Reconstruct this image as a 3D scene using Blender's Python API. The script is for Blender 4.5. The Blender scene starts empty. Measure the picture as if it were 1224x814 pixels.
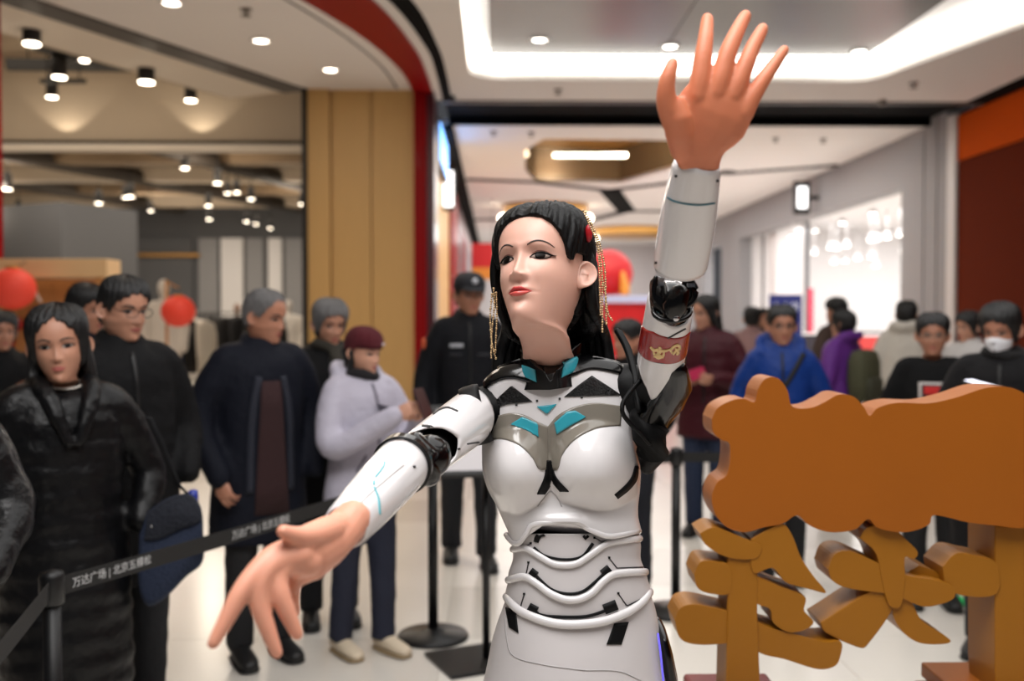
import bpy, bmesh, math, random
import numpy as np
from mathutils import Vector, Matrix, Euler
from mathutils.bvhtree import BVHTree

random.seed(7)
scene = bpy.context.scene
COL = scene.collection
PI = math.pi
R = math.radians

# ------------------------------------------------------------------ camera
F, CX, CY, EYE = 1190.0, 612.0, 407.0, 1.55
cam_data = bpy.data.cameras.new('camera')
cam = bpy.data.objects.new('camera', cam_data)
COL.objects.link(cam)
cam.location = (0, 0, EYE)
cam.rotation_euler = (R(90 - 1.444), 0, R(-0.915))
cam_data.sensor_width = 36
cam_data.lens = 35
cam_data.clip_start = 0.05
cam_data.dof.use_dof = True
cam_data.dof.focus_distance = 1.76
cam_data.dof.aperture_fstop = 2.6
scene.camera = cam
CAMR = Euler(cam.rotation_euler).to_matrix()
CAMO = Vector(cam.location)

# ------------------------------------------------------------------ world, lights, exposure
scene.view_settings.view_transform = 'Standard'
scene.view_settings.look = 'None'
scene.view_settings.gamma = 1
scene.view_settings.use_curve_mapping = False
scene.view_settings.exposure = 0.18
scene.cycles.use_denoising = True
scene.cycles.max_bounces = 6
scene.cycles.sample_clamp_indirect = 4
world = bpy.data.worlds.new('world')
scene.world = world
world.use_nodes = True
world.node_tree.nodes['Background'].inputs[0].default_value = (0.9, 0.92, 1.0, 1)
world.node_tree.nodes['Background'].inputs[1].default_value = 0.06


def area(name, loc, size, power, color=(1, 1, 1), rot=(0, 0, 0), sizey=None, spread=180):
    l = bpy.data.lights.new(name, 'AREA')
    l.energy = power
    l.color = color
    l.shape = 'RECTANGLE'
    l.size = size
    l.size_y = sizey or size
    l.spread = R(spread)
    o = bpy.data.objects.new(name, l)
    o.location = loc
    o.rotation_euler = rot
    COL.objects.link(o)
    return o


WARM = (1.0, 0.86, 0.70)
area('hall_panel_light', (1.6, 3.5, 4.40), 4.0, 170, (1, 0.985, 0.97), sizey=8)
area('near_panel_light', (-0.3, 0.4, 4.40), 2.4, 165, (1, 0.985, 0.975), sizey=2.4)
area('far_hall_light', (2.6, 22, 4.40), 6.0, 420, (1, 0.97, 0.95), sizey=12)
area('hall_end_light', (2.6, 35, 4.40), 6.0, 420, (1, 0.97, 0.96), sizey=8)
area('store_front_light', (-5.8, 11.5, 5.35), 4.0, 120, WARM, sizey=4.5)
area('store_back_light', (-7.0, 21.5, 4.30), 6.0, 300, (1.0, .88, .74), sizey=9)
for _x, _y in ((-5, 17.5), (-9, 18), (-4.5, 22.5), (-8, 23.5), (-11, 21)):  # added fill points, standing in for the spill of the track spots
    _l = bpy.data.lights.new('store_fill', 'POINT')
    _l.energy, _l.color, _l.shadow_soft_size = 55, WARM, .12
    _o = bpy.data.objects.new('store_fill', _l)
    _o.location = (_x, _y, 3.75)
    COL.objects.link(_o)
area('alcove_light', (-2.2, 8.5, 4.4), 1.6, 70, WARM, sizey=4)
area('right_shop_light', (10, 21.5, 3.75), 5.0, 430, (1, 0.98, 0.97), sizey=8)


# ------------------------------------------------------------------ pixel geometry
def P(px, py, d):
    return CAMO + CAMR @ Vector(((px - CX) / F * d, -(py - CY) / F * d, -d))


def ray(px, py):
    return (CAMR @ Vector(((px - CX) / F, -(py - CY) / F, -1))).normalized()


def on_z(px, py, z):
    r = ray(px, py)
    return CAMO + r * ((z - CAMO.z) / r.z)


def on_x(px, py, x):
    r = ray(px, py)
    return CAMO + r * ((x - CAMO.x) / r.x)


# ------------------------------------------------------------------ materials
def lin(c):
    out = []
    for v in c[:3]:
        v = v / 255.0
        out.append(v / 12.92 if v <= 0.04045 else ((v + 0.055) / 1.055) ** 2.4)
    return tuple(out) + (1.0,)


MATS = {}


def mat(name, rgb, rough=0.5, metal=0.0, spec=0.5, coat=0.0, bump=0.0, bscale=60.0, vary=0.0, vscale=6.0,
        sss=0.0, emit=0.0, stretch=None, alpha=1.0, trans=0.0):
    if name in MATS:
        return MATS[name]
    m = bpy.data.materials.new(name)
    m.use_nodes = True
    nt = m.node_tree
    b = nt.nodes['Principled BSDF']
    b.inputs['Base Color'].default_value = lin(rgb)
    b.inputs['Roughness'].default_value = rough
    b.inputs['Metallic'].default_value = metal
    b.inputs['Specular IOR Level'].default_value = spec
    b.inputs['Coat Weight'].default_value = coat
    b.inputs['Coat Roughness'].default_value = 0.06
    if trans:
        b.inputs['Transmission Weight'].default_value = trans
    if sss:
        b.inputs['Subsurface Weight'].default_value = sss
        b.inputs['Subsurface Radius'].default_value = (1.0, 0.35, 0.2)
        b.inputs['Subsurface Scale'].default_value = 0.012
    if emit:
        b.inputs['Emission Color'].default_value = lin(rgb)
        b.inputs['Emission Strength'].default_value = emit
    if bump or vary:
        tc = nt.nodes.new('ShaderNodeTexCoord')
        mp = nt.nodes.new('ShaderNodeMapping')
        nt.links.new(tc.outputs['Object'], mp.inputs[0])
        if stretch:
            mp.inputs['Scale'].default_value = stretch
        if bump:
            n = nt.nodes.new('ShaderNodeTexNoise')
            n.inputs['Scale'].default_value = bscale
            n.inputs['Detail'].default_value = 4
            nt.links.new(mp.outputs[0], n.inputs['Vector'])
            bp = nt.nodes.new('ShaderNodeBump')
            bp.inputs['Strength'].default_value = bump
            bp.inputs['Distance'].default_value = 0.02
            nt.links.new(n.outputs[0], bp.inputs['Height'])
            nt.links.new(bp.outputs[0], b.inputs['Normal'])
        if vary:
            n2 = nt.nodes.new('ShaderNodeTexNoise')
            n2.inputs['Scale'].default_value = vscale
            n2.inputs['Detail'].default_value = 5
            nt.links.new(mp.outputs[0], n2.inputs['Vector'])
            mx = nt.nodes.new('ShaderNodeMixRGB')
            mx.blend_type = 'MIX'
            c = lin(rgb)
            mx.inputs[1].default_value = tuple(max(0, x * (1 - vary)) for x in c[:3]) + (1,)
            mx.inputs[2].default_value = tuple(min(1, x * (1 + vary)) for x in c[:3]) + (1,)
            nt.links.new(n2.outputs[0], mx.inputs[0])
            nt.links.new(mx.outputs[0], b.inputs['Base Color'])
    MATS[name] = m
    return m


# ------------------------------------------------------------------ mesh building
class MB:
    def __init__(s):
        s.v, s.f, s.mi, s.sm = [], [], [], []

    def add(s, verts, faces, mi=0, smooth=True):
        o = len(s.v)
        s.v += [tuple(v) for v in verts]
        for f in faces:
            s.f.append(tuple(i + o for i in f))
            s.mi.append(mi)
            s.sm.append(smooth)
        return s

    def box(s, c, size, mi=0, rot=None, smooth=False):
        hx, hy, hz = size[0] / 2, size[1] / 2, size[2] / 2
        vs = [Vector((x, y, z)) for x in (-hx, hx) for y in (-hy, hy) for z in (-hz, hz)]
        if rot is not None:
            M = rot if isinstance(rot, Matrix) else Euler(rot).to_matrix()
            vs = [M @ v for v in vs]
        c = Vector(c)
        fs = [(0, 1, 3, 2), (4, 6, 7, 5), (0, 4, 5, 1), (2, 3, 7, 6), (0, 2, 6, 4), (1, 5, 7, 3)]
        return s.add([v + c for v in vs], fs, mi, smooth)

    def span(s, lo, hi, mi=0):
        lo, hi = Vector(lo), Vector(hi)
        return s.box((lo + hi) / 2, hi - lo, mi)

    def loft(s, rings, mi=0, cap=True, smooth=True, closed=True, loop=False):
        n = len(rings[0])
        vs = [p for r in rings for p in r]
        fs = []
        m = len(rings)
        for i in range(m if loop else m - 1):
            a, b = i * n, ((i + 1) % m) * n
            for j in range(n if closed else n - 1):
                k = (j + 1) % n
                fs.append((a + j, a + k, b + k, b + j))
        if cap and not loop:
            fs.append(tuple(range(n - 1, -1, -1)))
            fs.append(tuple((m - 1) * n + j for j in range(n)))
        return s.add(vs, fs, mi, smooth)

    def tube(s, pts, rad, seg=12, mi=0, up=None, round_ends=True, smooth=True):
        """pts: list of points, rad: number or list of numbers / (a, b) pairs (a across, b along up)."""
        pts = [Vector(p) for p in pts]
        n = len(pts)
        if not isinstance(rad, (list,)):
            rad = [rad] * n
        rad = [(r, r) if not isinstance(r, tuple) else r for r in rad]
        tang = []
        for i in range(n):
            t = pts[min(i + 1, n - 1)] - pts[max(i - 1, 0)]
            tang.append(t.normalized() if t.length > 1e-9 else Vector((0, 0, 1)))
        if up is None:
            up = Vector((0, 0, 1)) if abs(tang[0].z) < 0.9 else Vector((0, 1, 0))
        u = Vector(up)
        rings = []

        def ring(c, t, u, a, b):
            x = t.cross(u)
            if x.length < 1e-6:
                x = t.orthogonal()
            x.normalize()
            y = x.cross(t).normalized()
            return [c + x * (a * math.cos(q)) + y * (b * math.sin(q)) for q in (2 * PI * k / seg for k in range(seg))]
        if round_ends:
            a, b = rad[0]
            for k in (0.05, 0.5, 0.85):
                q = math.acos(k)
                rings.append(ring(pts[0] - tang[0] * (min(a, b) * math.sin(q)), tang[0], u, a * k, b * k))
        for i in range(n):
            rings.append(ring(pts[i], tang[i], u, *rad[i]))
        if round_ends:
            a, b = rad[-1]
            for k in (0.85, 0.5, 0.05):
                q = math.acos(k)
                rings.append(ring(pts[-1] + tang[-1] * (min(a, b) * math.sin(q)), tang[-1], u, a * k, b * k))
        return s.loft(rings, mi, True, smooth)

    def cyl(s, p0, p1, r0, r1=None, seg=20, mi=0, smooth=True):
        r1 = r0 if r1 is None else r1
        p0, p1 = Vector(p0), Vector(p1)
        t = (p1 - p0).normalized()
        x = t.orthogonal().normalized()
        y = t.cross(x)
        rings = [[c + x * (r * math.cos(2 * PI * k / seg)) + y * (r * math.sin(2 * PI * k / seg)) for k in range(seg)]
                 for c, r in ((p0, r0), (p1, r1))]
        s.loft(rings, mi, False, smooth)
        o = len(s.v) - 2 * seg
        s.f.append(tuple(o + k for k in range(seg - 1, -1, -1))); s.mi.append(mi); s.sm.append(False)
        s.f.append(tuple(o + seg + k for k in range(seg))); s.mi.append(mi); s.sm.append(False)
        return s

    def lathe(s, c, prof, seg=24, mi=0, axis=None, smooth=True):
        c = Vector(c)
        M = Matrix.Identity(3) if axis is None else Vector(axis).to_track_quat('Z', 'Y').to_matrix()
        rings = [[c + M @ Vector((max(r, 1e-4) * math.cos(2 * PI * k / seg), max(r, 1e-4) * math.sin(2 * PI * k / seg), z))
                  for k in range(seg)] for r, z in prof]
        return s.loft(rings, mi, True, smooth)

    def ball(s, c, r, seg=16, rings=10, mi=0, M=None):
        if not isinstance(r, (tuple, list)):
            r = (r, r, r)
        c = Vector(c)
        rs = []
        for i in range(rings + 1):
            q = PI * (0.02 + 0.96 * i / rings)
            row = []
            for k in range(seg):
                a = 2 * PI * k / seg
                v = Vector((r[0] * math.sin(q) * math.cos(a), r[1] * math.sin(q) * math.sin(a), r[2] * math.cos(q)))
                row.append(c + (M @ v if M is not None else v))
            rs.append(row)
        return s.loft(rs, mi, True, True)

    def prism(s, poly, vec, mi=0, smooth=False):
        """closed planar polygon (points) extruded by vec; caps triangulated."""
        poly = [Vector(p) for p in poly]
        vec = Vector(vec)
        n = len(poly)
        from mathutils.geometry import tessellate_polygon
        tris = tessellate_polygon([poly])
        vs = poly + [p + vec for p in poly]
        fs = [tuple(t) for t in tris] + [tuple(i + n for i in reversed(t)) for t in tris]
        fs += [(i, (i + 1) % n, (i + 1) % n + n, i + n) for i in range(n)]
        return s.add(vs, fs, mi, smooth)

    def mesh(s, name, origin=(0, 0, 0)):
        o = Vector(origin)
        me = bpy.data.meshes.new(name)
        me.from_pydata([(v[0] - o.x, v[1] - o.y, v[2] - o.z) for v in s.v], [], s.f)
        me.polygons.foreach_set('material_index', s.mi)
        me.polygons.foreach_set('use_smooth', s.sm)
        me.update()
        return me


ORG = {}


def fix_normals(me):
    bm = bmesh.new()
    bm.from_mesh(me)
    bmesh.ops.recalc_face_normals(bm, faces=bm.faces)
    bm.to_mesh(me)
    bm.free()


def put(name, me, mats, parent=None, bevel=0.0):
    ob = bpy.data.objects.new(name, me)
    mi = [p.material_index for p in me.polygons] if isinstance(mats, (list, tuple)) else None
    me.materials.clear()
    for m in (mats if isinstance(mats, (list, tuple)) else [mats]):
        me.materials.append(m)
    if mi:
        me.polygons.foreach_set('material_index', mi)
    COL.objects.link(ob)
    if parent is not None:
        ob.parent = parent
    if bevel:
        md = ob.modifiers.new('bevel', 'BEVEL')
        md.width = bevel
        md.segments = 2
        md.limit_method = 'ANGLE'
        md.angle_limit = R(40)
    return ob


def build(name, mb, mats, parent=None, bevel=0.0, fix=True, label=None):
    org = ORG.get(parent.name, (0, 0, 0)) if parent is not None else (0, 0, 0)
    me = mb.mesh(name, org)
    if fix:
        fix_normals(me)
    ob = put(name, me, mats, parent, bevel)
    ORG[ob.name] = org
    if label:
        ob['label'] = label
    return ob


def tag(o, label=None, cat=None, group=None, kind=None):
    if label:
        o['label'] = label
    if cat:
        o['category'] = cat
    if group:
        o['group'] = group
    if kind:
        o['kind'] = kind
    return o


def thing(name, label, cat, loc=(0, 0, 0), group=None):
    o = bpy.data.objects.new(name, None)
    COL.objects.link(o)
    o.empty_display_size = 0.1
    o.location = loc
    ORG[o.name] = tuple(loc)
    return tag(o, label, cat, group)


def solo(name, mb, mats, label, cat, group=None, bevel=0.0, fix=True):
    """a thing that is one mesh, its origin at its base"""
    n = np.array(mb.v)
    org = (float(n[:, 0].mean()), float(n[:, 1].mean()), float(n[:, 2].min()))
    me = mb.mesh(name, org)
    if fix:
        fix_normals(me)
    o = put(name, me, mats, None, bevel)
    o.location = org
    ORG[o.name] = org
    return tag(o, label, cat, group)


def struct(name, mb, mats, parent=None, bevel=0.0, fix=True):
    o = build(name, mb, mats, parent, bevel, fix)
    if parent is None:
        o['kind'] = 'structure'
    return o


def copy_tree(o, parent=None):
    c = o.copy()
    COL.objects.link(c)
    if parent is not None:
        c.parent = parent
    for ch in list(o.children):
        copy_tree(ch, c)
    return c


def remesh(mb, voxel, smooth=4, disp=0.0, dscale=0.2, factor=0.6):
    """union of overlapping closed shapes as one skin"""
    me = mb.mesh('tmp')
    fix_normals(me)
    ob = bpy.data.objects.new('tmp', me)
    COL.objects.link(ob)
    md = ob.modifiers.new('r', 'REMESH')
    md.mode = 'VOXEL'
    md.voxel_size = voxel
    md.use_smooth_shade = True
    if smooth:
        sm = ob.modifiers.new('s', 'SMOOTH')
        sm.iterations = smooth
        sm.factor = factor
    if disp:
        tx = bpy.data.textures.new('clouds', 'CLOUDS')
        tx.noise_scale = dscale
        dm = ob.modifiers.new('d', 'DISPLACE')
        dm.texture = tx
        dm.strength = disp
        dm.mid_level = 0.5
    dg = bpy.context.evaluated_depsgraph_get()
    dg.update()
    out = bpy.data.meshes.new_from_object(ob.evaluated_get(dg))
    bpy.data.objects.remove(ob)
    return out


def cr(pts, n):
    """Catmull-Rom through pts (any dimension), n samples evenly by index/chord."""
    a = np.array([list(p) for p in pts], float)
    if len(a) == 2:
        t = np.linspace(0, 1, n)[:, None]
        return a[0] * (1 - t) + a[1] * t
    seg = np.linalg.norm(np.diff(a, axis=0), axis=1) ** 0.5 + 1e-9
    k = np.concatenate([[0], np.cumsum(seg)])
    tan = np.zeros_like(a)
    for i in range(len(a)):
        if i == 0:
            tan[i] = (a[1] - a[0]) / (k[1] - k[0])
        elif i == len(a) - 1:
            tan[i] = (a[-1] - a[-2]) / (k[-1] - k[-2])
        else:
            tan[i] = (a[i + 1] - a[i - 1]) / (k[i + 1] - k[i - 1])
    u = np.linspace(0, k[-1], n)
    out = []
    for x in u:
        i = min(max(int(np.searchsorted(k, x) - 1), 0), len(a) - 2)
        h = k[i + 1] - k[i]
        t = (x - k[i]) / h
        out.append((2 * t ** 3 - 3 * t ** 2 + 1) * a[i] + (t ** 3 - 2 * t ** 2 + t) * h * tan[i]
                   + (-2 * t ** 3 + 3 * t ** 2) * a[i + 1] + (t ** 3 - t ** 2) * h * tan[i + 1])
    return np.array(out)


def poly_samples(pts, n):
    a = np.array(pts, float)
    s = np.concatenate([[0], np.cumsum(np.linalg.norm(np.diff(a, axis=0), axis=1) + 1e-9)])
    u = np.linspace(0, s[-1], n)
    return np.stack([np.interp(u, s, a[:, k]) for k in range(a.shape[1])], 1)


def bvh_of(*mbs):
    v, f = [], []
    for mb in mbs:
        o = len(v)
        v += mb.v
        f += [tuple(i + o for i in q) for q in mb.f]
    return BVHTree.FromPolygons(v, f)


def cam_proj(bvh):
    def pr(u, v):
        d = ray(u, v)
        h = bvh.ray_cast(CAMO, d)
        if h[0] is None:
            return None
        n = h[1]
        if n.dot(d) > 0:
            n = -n
        return h[0], n
    return pr


def strip(mb, proj, up, lo, N=16, M=4, off=0.0015, dome=0.0, mi=0, smooth_curve=True):
    """a thin raised panel lying on a surface, between two curves"""
    smp = cr if smooth_curve else poly_samples
    U, L = smp(up, N + 1), smp(lo, N + 1)
    top, bot, ok = [], [], []
    last = None
    for j in range(M + 1):
        t = j / M
        for i in range(N + 1):
            q = U[i] * (1 - t) + L[i] * t
            h = proj(q[0], q[1])
            if h is None:
                ok.append(False)
                top.append(Vector((0, 0, 0))); bot.append(Vector((0, 0, 0)))
                continue
            s = i / N
            k = off + dome * (4 * t * (1 - t)) * (4 * s * (1 - s)) ** 0.5
            top.append(h[0] + h[1] * k)
            bot.append(h[0] - h[1] * 0.002)
            ok.append(True)
    W = N + 1
    fs = []
    for j in range(M):
        for i in range(N):
            q = (j * W + i, j * W + i + 1, (j + 1) * W + i + 1, (j + 1) * W + i)
            if all(ok[x] for x in q):
                fs.append(q)
    T = len(top)
    edge = {}
    for q in fs:
        for a, b in zip(q, q[1:] + q[:1]):
            if (b, a) in edge:
                del edge[(b, a)]
            else:
                edge[(a, b)] = 1
    sk = [(b, a, a + T, b + T) for a, b in edge]
    mb.add(top + bot, fs, mi, True)
    o = len(mb.v) - 2 * T
    for q in sk:
        mb.f.append(tuple(x + o for x in q)); mb.mi.append(mi); mb.sm.append(False)
    return mb


def line_strip(mb, proj, pts, w, N=20, M=2, off=0.0015, mi=0, smooth_curve=True):
    c = (cr if smooth_curve else poly_samples)(pts, N + 1)
    ws = w if not isinstance(w, (list, tuple)) else np.interp(np.linspace(0, 1, N + 1), np.linspace(0, 1, len(w)), w)
    t = np.gradient(c, axis=0)
    t /= np.linalg.norm(t, axis=1)[:, None] + 1e-9
    n = np.stack([-t[:, 1], t[:, 0]], 1)
    h = (np.ones(N + 1) * ws)[:, None] / 2
    return strip(mb, proj, c + n * h, c - n * h, N, M, off, 0, mi, False)


def clean(mb):
    """drop unused vertices"""
    used = sorted({i for f in mb.f for i in f})
    mp = {o: n for n, o in enumerate(used)}
    mb.v = [mb.v[i] for i in used]
    mb.f = [tuple(mp[i] for i in f) for f in mb.f]
    return mb


FONT = None
for _fp in ():
    pass
_fd = bpy.utils.system_resource('DATAFILES') if hasattr(bpy.utils, 'system_resource') else None


def text_mesh(body, size, depth=0.001):
    """lettering as flat print; the built-in font falls back to its CJK glyphs"""
    cu = bpy.data.curves.new('lettering', 'FONT')
    cu.body = body
    cu.size = size
    cu.extrude = depth
    cu.align_x = 'CENTER'
    cu.align_y = 'CENTER'
    ob = bpy.data.objects.new('lettering', cu)
    COL.objects.link(ob)
    dg = bpy.context.evaluated_depsgraph_get()
    dg.update()
    me = bpy.data.meshes.new_from_object(ob.evaluated_get(dg))
    bpy.data.objects.remove(ob)
    bpy.data.curves.remove(cu)
    return me


def text_mb(body, size, M, depth=0.001, mi=0):
    me = text_mesh(body, size, depth)
    mb = MB()
    mb.add([M @ v.co for v in me.vertices], [tuple(p.vertices) for p in me.polygons], mi, False)
    bpy.data.meshes.remove(me)
    return mb
# ------------------------------------------------------------------ heads
# rows from crown to collar: f_front, z_front, f_back, z_back, half width, front narrowing k, superellipse p
HEAD_ROWS = [
    (-.012, .1125, -.014, .1125, .001, 0, 1), (.012, .110, -.040, .1095, .034, -.05, .95), (.038, .103, -.066, .098, .053, -.08, .92),
    (.060, .091, -.085, .080, .064, -.10, .9), (.076, .074, -.096, .058, .0695, -.10, .88), (.085, .055, -.101, .036, .072, -.08, .88),
    (.0895, .036, -.103, .016, .0728, -.04, .9), (.0900, .020, -.1025, .000, .0726, .0, .92), (.0865, .006, -.101, -.014, .072, .02, .93),
    (.0865, -.008, -.098, -.027, .0712, .03, .94), (.0885, -.022, -.094, -.039, .0700, .05, .95), (.0900, -.036, -.089, -.050, .0680, .08, .96),
    (.0905, -.048, -.084, -.060, .0652, .11, .97), (.0910, -.059, -.079, -.069, .0618, .14, .98), (.0900, -.071, -.075, -.077, .0585, .17, 1.0),
    (.0885, -.084, -.071, -.085, .0548, .21, 1.0), (.0885, -.097, -.068, -.093, .0508, .26, 1.03), (.0850, -.109, -.066, -.100, .0476, .28, 1.05),
    (.0730, -.1155, -.065, -.107, .0468, .20, 1.0), (.0500, -.1165, -.064, -.114, .0460, .10, 1.0), (.0260, -.1190, -.063, -.121, .0450, .02, 1.0),
    (.0150, -.129, -.063, -.135, .0445, 0, 1), (.0135, -.150, -.065, -.158, .0455, 0, 1), (.0160, -.180, -.069, -.182, .0480, 0, 1),
    (.0230, -.205, -.075, -.205, .0560, 0, 1), (.030, -.225, -.082, -.220, .072, 0, 1)]


class Head:
    def __init__(self, nr=120, nt=120, width=1.0, male=False, neck=None):
        rows = np.array(HEAD_ROWS)
        if neck:
            rows[-3:, 4] = neck
        if male:
            rows = rows.copy()
            rows[11:19, 4] *= 1.07
            rows[19:, 4] *= 1.15
            rows[14:19, 5] *= 0.75
            rows[19:, 0] += .006
        self.rows = rows
        self.male, self.width = male, width
        # parameter by front arc length
        d = np.linalg.norm(np.diff(rows[:, :2], axis=0), axis=1)
        self.k = np.concatenate([[0], np.cumsum(d)])
        self.k /= self.k[-1]
        self.tan = np.gradient(rows, self.k, axis=0)
        self.nr, self.nt = nr, nt
        t = np.linspace(0, 1, nr)
        u = np.linspace(-PI, PI, nt, endpoint=False)
        th = u - 0.42 * np.sin(u)
        T, TH = np.meshgrid(t, th, indexing='ij')
        self.T, self.TH = T, TH
        self.x, self.f, self.z = self.surf(T, TH)

    def row(self, t):
        t = np.clip(t, 0, 1)
        i = np.clip(np.searchsorted(self.k, t) - 1, 0, len(self.k) - 2)
        h = (self.k[i + 1] - self.k[i])
        s = ((t - self.k[i]) / h)[..., None]
        h = h[..., None]
        r, g = self.rows, self.tan
        return (2 * s ** 3 - 3 * s ** 2 + 1) * r[i] + (s ** 3 - 2 * s ** 2 + s) * h * g[i] + (-2 * s ** 3 + 3 * s ** 2) * r[i + 1] + (s ** 3 - s ** 2) * h * g[i + 1]

    def surf(self, T, TH, feat=True):
        r = self.row(T)
        c, s = np.cos(TH), np.sin(TH)
        al = (1 - c) / 2
        f = r[..., 0] * (1 - al) + r[..., 2] * al
        z = r[..., 1] * (1 - al) + r[..., 3] * al
        w = r[..., 4] * (1 - r[..., 5] * (0.5 + 0.5 * c))
        x = w * np.sign(s) * np.abs(s) ** r[..., 6] * self.width
        if feat:
            f = f + self.feat(x, z) * np.clip(c * 2.2 + 0.2, 0, 1)
        return x, f, z

    def feat(self, x, z):
        g = lambda cx, cz, sx, sz: np.exp(-((x - cx) / sx) ** 2 - ((z - cz) / sz) ** 2)
        ax = np.abs(x)
        ga = lambda cx, cz, sx, sz: np.exp(-((ax - cx) / sx) ** 2 - ((z - cz) / sz) ** 2)
        m = 1.15 if self.male else 1.0
        zz = np.array([-.052, -.047, -.0435, -.040, -.036, -.031, -.024, -.014, -.004, .006, .016, .026])
        pp = np.array([0, .0012, .006, .0130, .0168, .0168, .0132, .0092, .0062, .0040, .0018, 0]) * m
        ww = np.array([.012, .012, .0118, .0110, .0100, .0090, .0078, .0070, .0066, .0068, .008, .01]) * (1.1 if self.male else 1.0)
        d = np.interp(z, zz, pp) * np.exp(-np.abs(x / np.interp(z, zz, ww)) ** 2.3)
        d += .0085 * m * ga(.0125, -.0375, .0052, .0055)
        d += -.0085 * ga(.0315, .001, .0150, .0105) - .004 * ga(.018, .006, .008, .012)
        d += .0050 * ga(.0315, .000, .0115, .0065)
        d += .0022 * ga(.030, .020, .022, .008) + (.002 * ga(.02, .021, .02, .007) if self.male else 0)
        d += .0040 * ga(.040, -.030, .018, .018)
        d += .0058 * g(0, -.0600, .0150, .0040) + .0060 * g(0, -.0698, .0135, .0042)
        d += -.0042 * g(0, -.0648, .021, .0017)
        d += -.0028 * g(0, -.0800, .015, .0050) + .0045 * g(0, -.100, .014, .010)
        d += -.002 * ga(.028, -.055, .006, .014)
        d += -.002 * g(0, -.050, .004, .006)
        return d

    def pts(self):
        return np.stack([self.x, -self.f, self.z], -1).reshape(-1, 3)

    def faces(self):
        n, m, fs = self.nr, self.nt, []
        for i in range(n - 1):
            for j in range(m):
                k = (j + 1) % m
                fs.append((i * m + j, i * m + k, (i + 1) * m + k, (i + 1) * m + j))
        fs.append(tuple(range(m - 1, -1, -1)))
        fs.append(tuple((n - 1) * m + j for j in range(m)))
        return fs

    def proj(self):
        if not hasattr(self, '_b'):
            self._b = BVHTree.FromPolygons([tuple(p) for p in self.pts()], self.faces())
        b = self._b

        def pr(x, z):
            h = b.ray_cast(Vector((x, -1, z)), Vector((0, 1, 0)))
            if h[0] is None:
                return None
            n = h[1]
            if n.y > 0:
                n = -n
            return h[0], n
        return pr

    def hair_grid(self, zmin_tab, thick, nr=40, nt=120, wave=0.0012, part=0.0, seedv=0, taper=0.55, rag=0.0):
        """a cap of hair from the crown down to the hairline; zmin_tab: (angle from front in degrees, z)"""
        u = np.linspace(-PI, PI, nt, endpoint=False)
        tt = np.linspace(0, 0.9, 300)
        V = []
        an, zn = zip(*zmin_tab)
        rs = np.random.RandomState(seedv)
        ph = rs.rand(4) * 6
        for th in u:
            x, f, z = self.surf(tt, np.full_like(tt, th), feat=False)
            ang = np.degrees(np.arctan2(np.abs(x), f))
            lim = np.interp(ang, an, zn) + rag * (math.sin(th * 19 + ph[2]) + .8 * math.sin(th * 37 + ph[3]) + .6 * math.sin(th * 7 + ph[0]))
            bad = np.where((z < lim) & (tt > .03))[0]
            te = tt[bad[0]] if len(bad) else tt[-1]
            v = np.linspace(0, 1, nr)
            T = v * te
            x, f, z = self.surf(T, np.full_like(T, th), feat=False)
            x2, f2, z2 = self.surf(T + .004, np.full_like(T, th), feat=False)
            x3, f3, z3 = self.surf(T, np.full_like(T, th + .02), feat=False)
            a = np.stack([x2 - x, -(f2 - f), z2 - z], 1)
            b = np.stack([x3 - x, -(f3 - f), z3 - z], 1)
            n = np.cross(a, b)
            ln = np.linalg.norm(n, axis=1)[:, None]
            p = np.stack([x, -f, z], 1)
            c = p - np.array([0, .01, -.01])
            n = np.where(ln > 1e-7, n / (ln + 1e-12), c)
            n *= np.sign((n * c).sum(1))[:, None]
            n /= np.linalg.norm(n, axis=1)[:, None] + 1e-9
            n[0] = (0, 0, 1)
            tk = thick * (1 - taper * v ** 3) + wave * np.sin(th * 23 + ph[0] + 5 * v) + wave * np.sin(th * 47 + ph[1] - 3 * v)
            tk = tk - part * np.exp(-(x / .006) ** 2) * (f > -.02)
            V.append(np.concatenate([p + n * tk[:, None], (p + n * (-.003))[::-1][:3]]))
        nrow = V[0].shape[0]
        verts = np.concatenate(V)
        fs = []
        for j in range(nt):
            k = (j + 1) % nt
            for i in range(nrow - 1):
                fs.append((j * nrow + i, k * nrow + i, k * nrow + i + 1, j * nrow + i + 1))
        return verts, fs


HAIRLINES = {
    'robot': [(0, .077), (12, .0755), (24, .071), (36, .060), (46, .044), (54, .026), (60, .008), (68, .004), (74, .020), (100, .026), (110, -.02), (120, -.07), (180, -.10)],
    'long': [(0, .084), (12, .080), (26, .066), (40, .042), (52, .010), (62, -.03), (72, -.06), (82, -.075), (180, -.10)],
    'short': [(0, .068), (20, .064), (35, .052), (50, .032), (62, .016), (70, -.012), (78, .004), (96, .006), (108, -.03), (125, -.062), (180, -.075)],
    'receding': [(0, .088), (20, .086), (35, .074), (52, .048), (64, .020), (72, -.008), (80, .004), (96, .006), (108, -.03), (125, -.058), (180, -.070)],
    'bob': [(0, .062), (18, .058), (34, .044), (48, .018), (60, -.02), (70, -.05), (90, -.065), (180, -.085)],
    'beanie': [(0, .052), (60, .040), (90, .016), (120, .000), (180, -.01)],
}


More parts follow.
